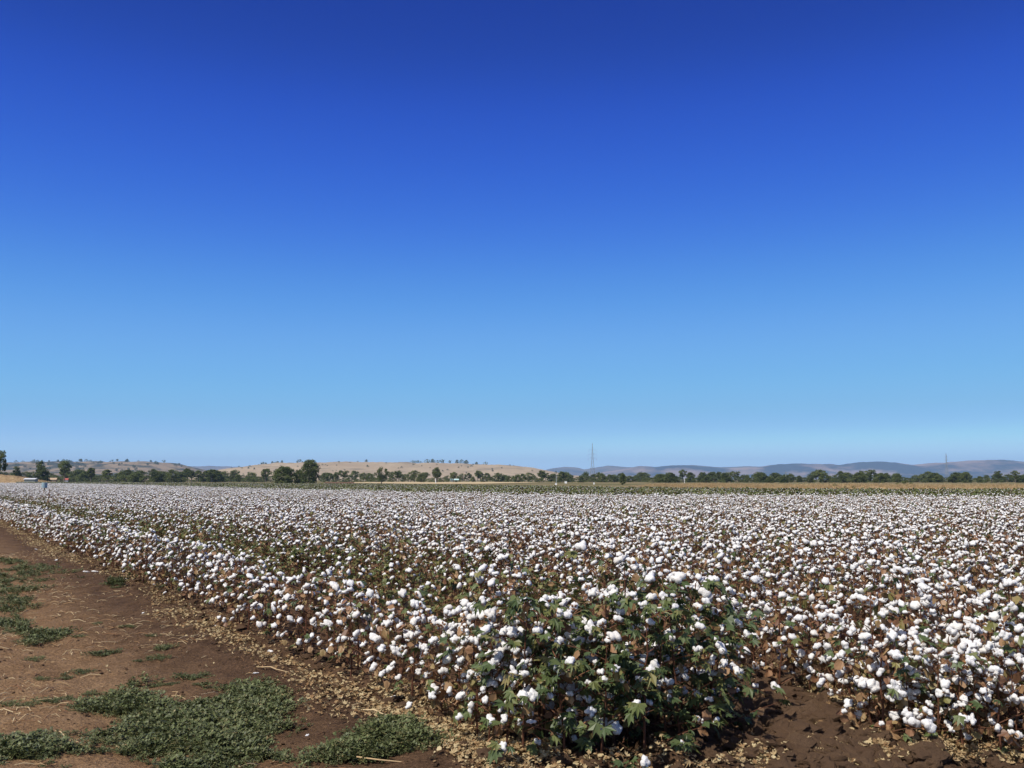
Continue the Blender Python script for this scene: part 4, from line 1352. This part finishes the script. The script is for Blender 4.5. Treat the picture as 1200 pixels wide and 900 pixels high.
shed("farm_shed", 36.5, 392, 4.3, 3.0, 1.75, 0.45, M_GREYWALL, M_WHITE, "long low shed with a white roof beside the grass mound", None, 0.05)
shed("farm_hut", 62, 600, 4.4, 4.0, 1.5, 1.2, M_TANWALL, M_TANWALL, "tan hut with a dark open doorway right of the dark round tree", (-1.2, 1.7, 1.4), 0.25, "hut")
shed("red_shed", 77.5, 600, 2.2, 2.2, 1.4, 1.1, M_WHITEPOST, M_RED, "tiny white shed with a red roof on the far left", None, 0.3)
shed("farm_shed", 532.5, 600, 5.0, 3.6, 1.3, 0.8, M_GREYWALL, M_TEAL, "small shed with a pale teal roof among the middle trees", (1.0, 1.2, 1.2), 0.1)


def lattice_pylon(px, D, top_py, half_base, arms, label):
    H = height_at(top_py, D)
    root = empty("power_pylon", (col_at(px, D), D, 0))
    def half(z):
        t = z / H
        return half_base * (1 - t / 0.62) + 0.85 * (t / 0.62) if t < 0.62 else 0.85 * (1 - (t - 0.62) / 0.38) + 0.16 * (t - 0.62) / 0.38
    lv = [H * q for q in (0, 0.16, 0.30, 0.42, 0.52, 0.62, 0.70, 0.78, 0.86, 0.93, 1.0)]
    b = MB(); rl, rb = 0.14, 0.065
    for sx, sy in ((1, 1), (1, -1), (-1, 1), (-1, -1)):
        b.tube([(sx * half(z), sy * half(z), z) for z in lv], [rl] * len(lv), 4)
    for z0, z1 in zip(lv[:-1], lv[1:]):
        a, c = half(z0), half(z1)
        for ax in (0, 1):
            for sg in (1, -1):
                p = lambda u, h, z: (u, sg * h, z) if ax == 0 else (sg * h, u, z)
                b.tube([p(-a, a, z0), p(c, c, z1)], [rb, rb], 3, cap=False); b.tube([p(a, a, z0), p(-c, c, z1)], [rb, rb], 3, cap=False)
                b.tube([p(-c, c, z1), p(c, c, z1)], [rb, rb], 3, cap=False)
    b.build("tower", M_STEEL, root)
    for t, L in arms:
        z = H * t; h = half(z)
        for sg in (1, -1):
            b = MB(); tip = (sg * L, 0, z + 0.2)
            for yy in (h, -h):
                b.tube([(sg * h, yy, z), tip], [0.10, 0.07], 4); b.tube([(sg * h, yy, z + H * 0.035), tip], [0.08, 0.06], 4)
            arm = b.build("cross_arm", M_STEEL, root)
            b = MB(); n = 7
            for q in range(n):
                zz = z - 0.3 - q * 0.32
                b.tube([(sg * L, 0, zz), (sg * L, 0, zz - 0.14), (sg * L, 0, zz - 0.3)], [0.06, 0.22, 0.06], 6)
            b.build("insulator", M_GREYWALL, arm)
    tag(root, label, "pylon")
    return root


lattice_pylon(694.5, 1150, 519.5, 3.4, ((0.60, 5.2), (0.70, 5.6), (0.82, 4.6)), "tall grey lattice pylon standing against the sky over the blue mountains")
lattice_pylon(1110, 1700, 531, 3.0, ((0.62, 3.4), (0.75, 3.2), (0.87, 2.8)), "slim grey lattice pylon before the purple range at right")

# pale blue drum on a stake among the cotton
x, y = col_at(52.5, 62.0), 62.0
root = empty("marker_drum", (x, y, float(soil_z(x, y))))
b = MB(); b.tube([(0, 0, -0.1), (0.01, 0, 1.16)], [0.035, 0.035], 8); b.build("stake", M_TIMBER, root)
b = MB(); b.tube([(0, 0, 1.15), (0, 0, 1.165), (0, 0, 1.30), (0, 0, 1.31), (0, 0, 1.33), (0, 0, 1.47), (0, 0, 1.485)], [0.165, 0.175, 0.175, 0.182, 0.175, 0.175, 0.165], 18); b.build("drum", M_DRUM, root)
b = MB(); b.tube([(0, 0, 1.486), (0, 0, 1.505)], [0.178, 0.16], 18); b.build("lid", M_GREYWALL, root)
tag(root, "pale blue drum on a stake standing up out of the cotton at left", "drum")
x, y = col_at(58.5, 50.0), 50.0
b = MB(); b.tube([(0, 0, -0.1), (0.01, 0, 0.6), (0.0, 0.01, 1.2)], [0.03, 0.028, 0.022], 7); o = b.build("thin_stake", M_TIMBER); o.location = (x, y, float(soil_z(x, y)))
tag(o, "thin reddish brown stake standing in the cotton just right of the drum", "stake")


def post(name, px, D, top_py, r, mat, label, arm=False, cat="post"):
    H = height_at(top_py, D)
    root = empty(name, (col_at(px, D), D, 0))
    b = MB(); b.tube([(0, 0, -0.3), (0, 0, H * .6), (0, 0, H)], [r, r * .9, r * .75], 8); b.build("shaft", mat, root)
    b = MB()
    if arm: b.box((0, -r - 0.05, H * 0.93), (H * 0.22, 0.12, 0.14))
    else: b.tube([(0, 0, H + 0.004), (0, 0, H + 0.10)], [r * 1.1, r * .5], 8)
    b.build("cross_arm" if arm else "cap", mat, root)
    tag(root, label, cat)


post("power_pole", 652, 480, 556, 0.22, M_GREYWALL, "grey power pole before the trees at the right foot of the tan hill", True, "power pole")
post("white_post", 510.5, 420, 561, 0.20, M_WHITEPOST, "short white post below the tall gum by the stubble field")
post("white_post", 802, 460, 559.5, 0.13, M_WHITEPOST, "white post before the right hand trees at the start of the bank")
post("power_pole", 1171 - 250, 500, 553, 0.18, M_GREYWALL, "thin grey power pole among the dark trees at right", True, "power pole")
# white beehive boxes seen by the field edge
for i, (px, D, w, h) in enumerate(((651.5, 300, 0.6, 0.5), (663, 420, 1.0, 0.9), (696, 330, 0.45, 0.6))):
    root = empty("white_box", (col_at(px, D), D, 0)); hh = max(h, height_at((566.4, 565.2, 567)[i], D))
    b = MB(); b.box((0, 0, hh / 2), (w, w * .8, hh)); b.build("body", M_WHITEPOST, root)
    b = MB(); b.box((0, 0, hh + 0.05), (w * 1.12, w * .9, 0.09)); b.build("lid", M_WHITE, root)
    tag(root, ["white box standing left of the power pole foot behind the green crop", "largest white box before the trees right of the power pole", "small white box below the tall lattice pylon"][i], "box")

# ------------------------------------------------------------------ air
def haze_box():
    b = MB(); b.box((0, 7100, 186.0), (31000, 19400, 376.0))
    m, n, l, out = new_mat("haze_air")
    v = n.new("ShaderNodeVolumePrincipled")
    v.inputs["Color"].default_value = (0.46, 0.70, 1.0, 1)
    v.inputs["Density"].default_value = 7.0e-5
    v.inputs["Anisotropy"].default_value = 0.0
    l.new(v.outputs[0], out.inputs["Volume"])
    o = b.build("haze", m)
    tag(o, "thin blue haze in the air over the whole plain", "haze", kind="stuff")


haze_box()
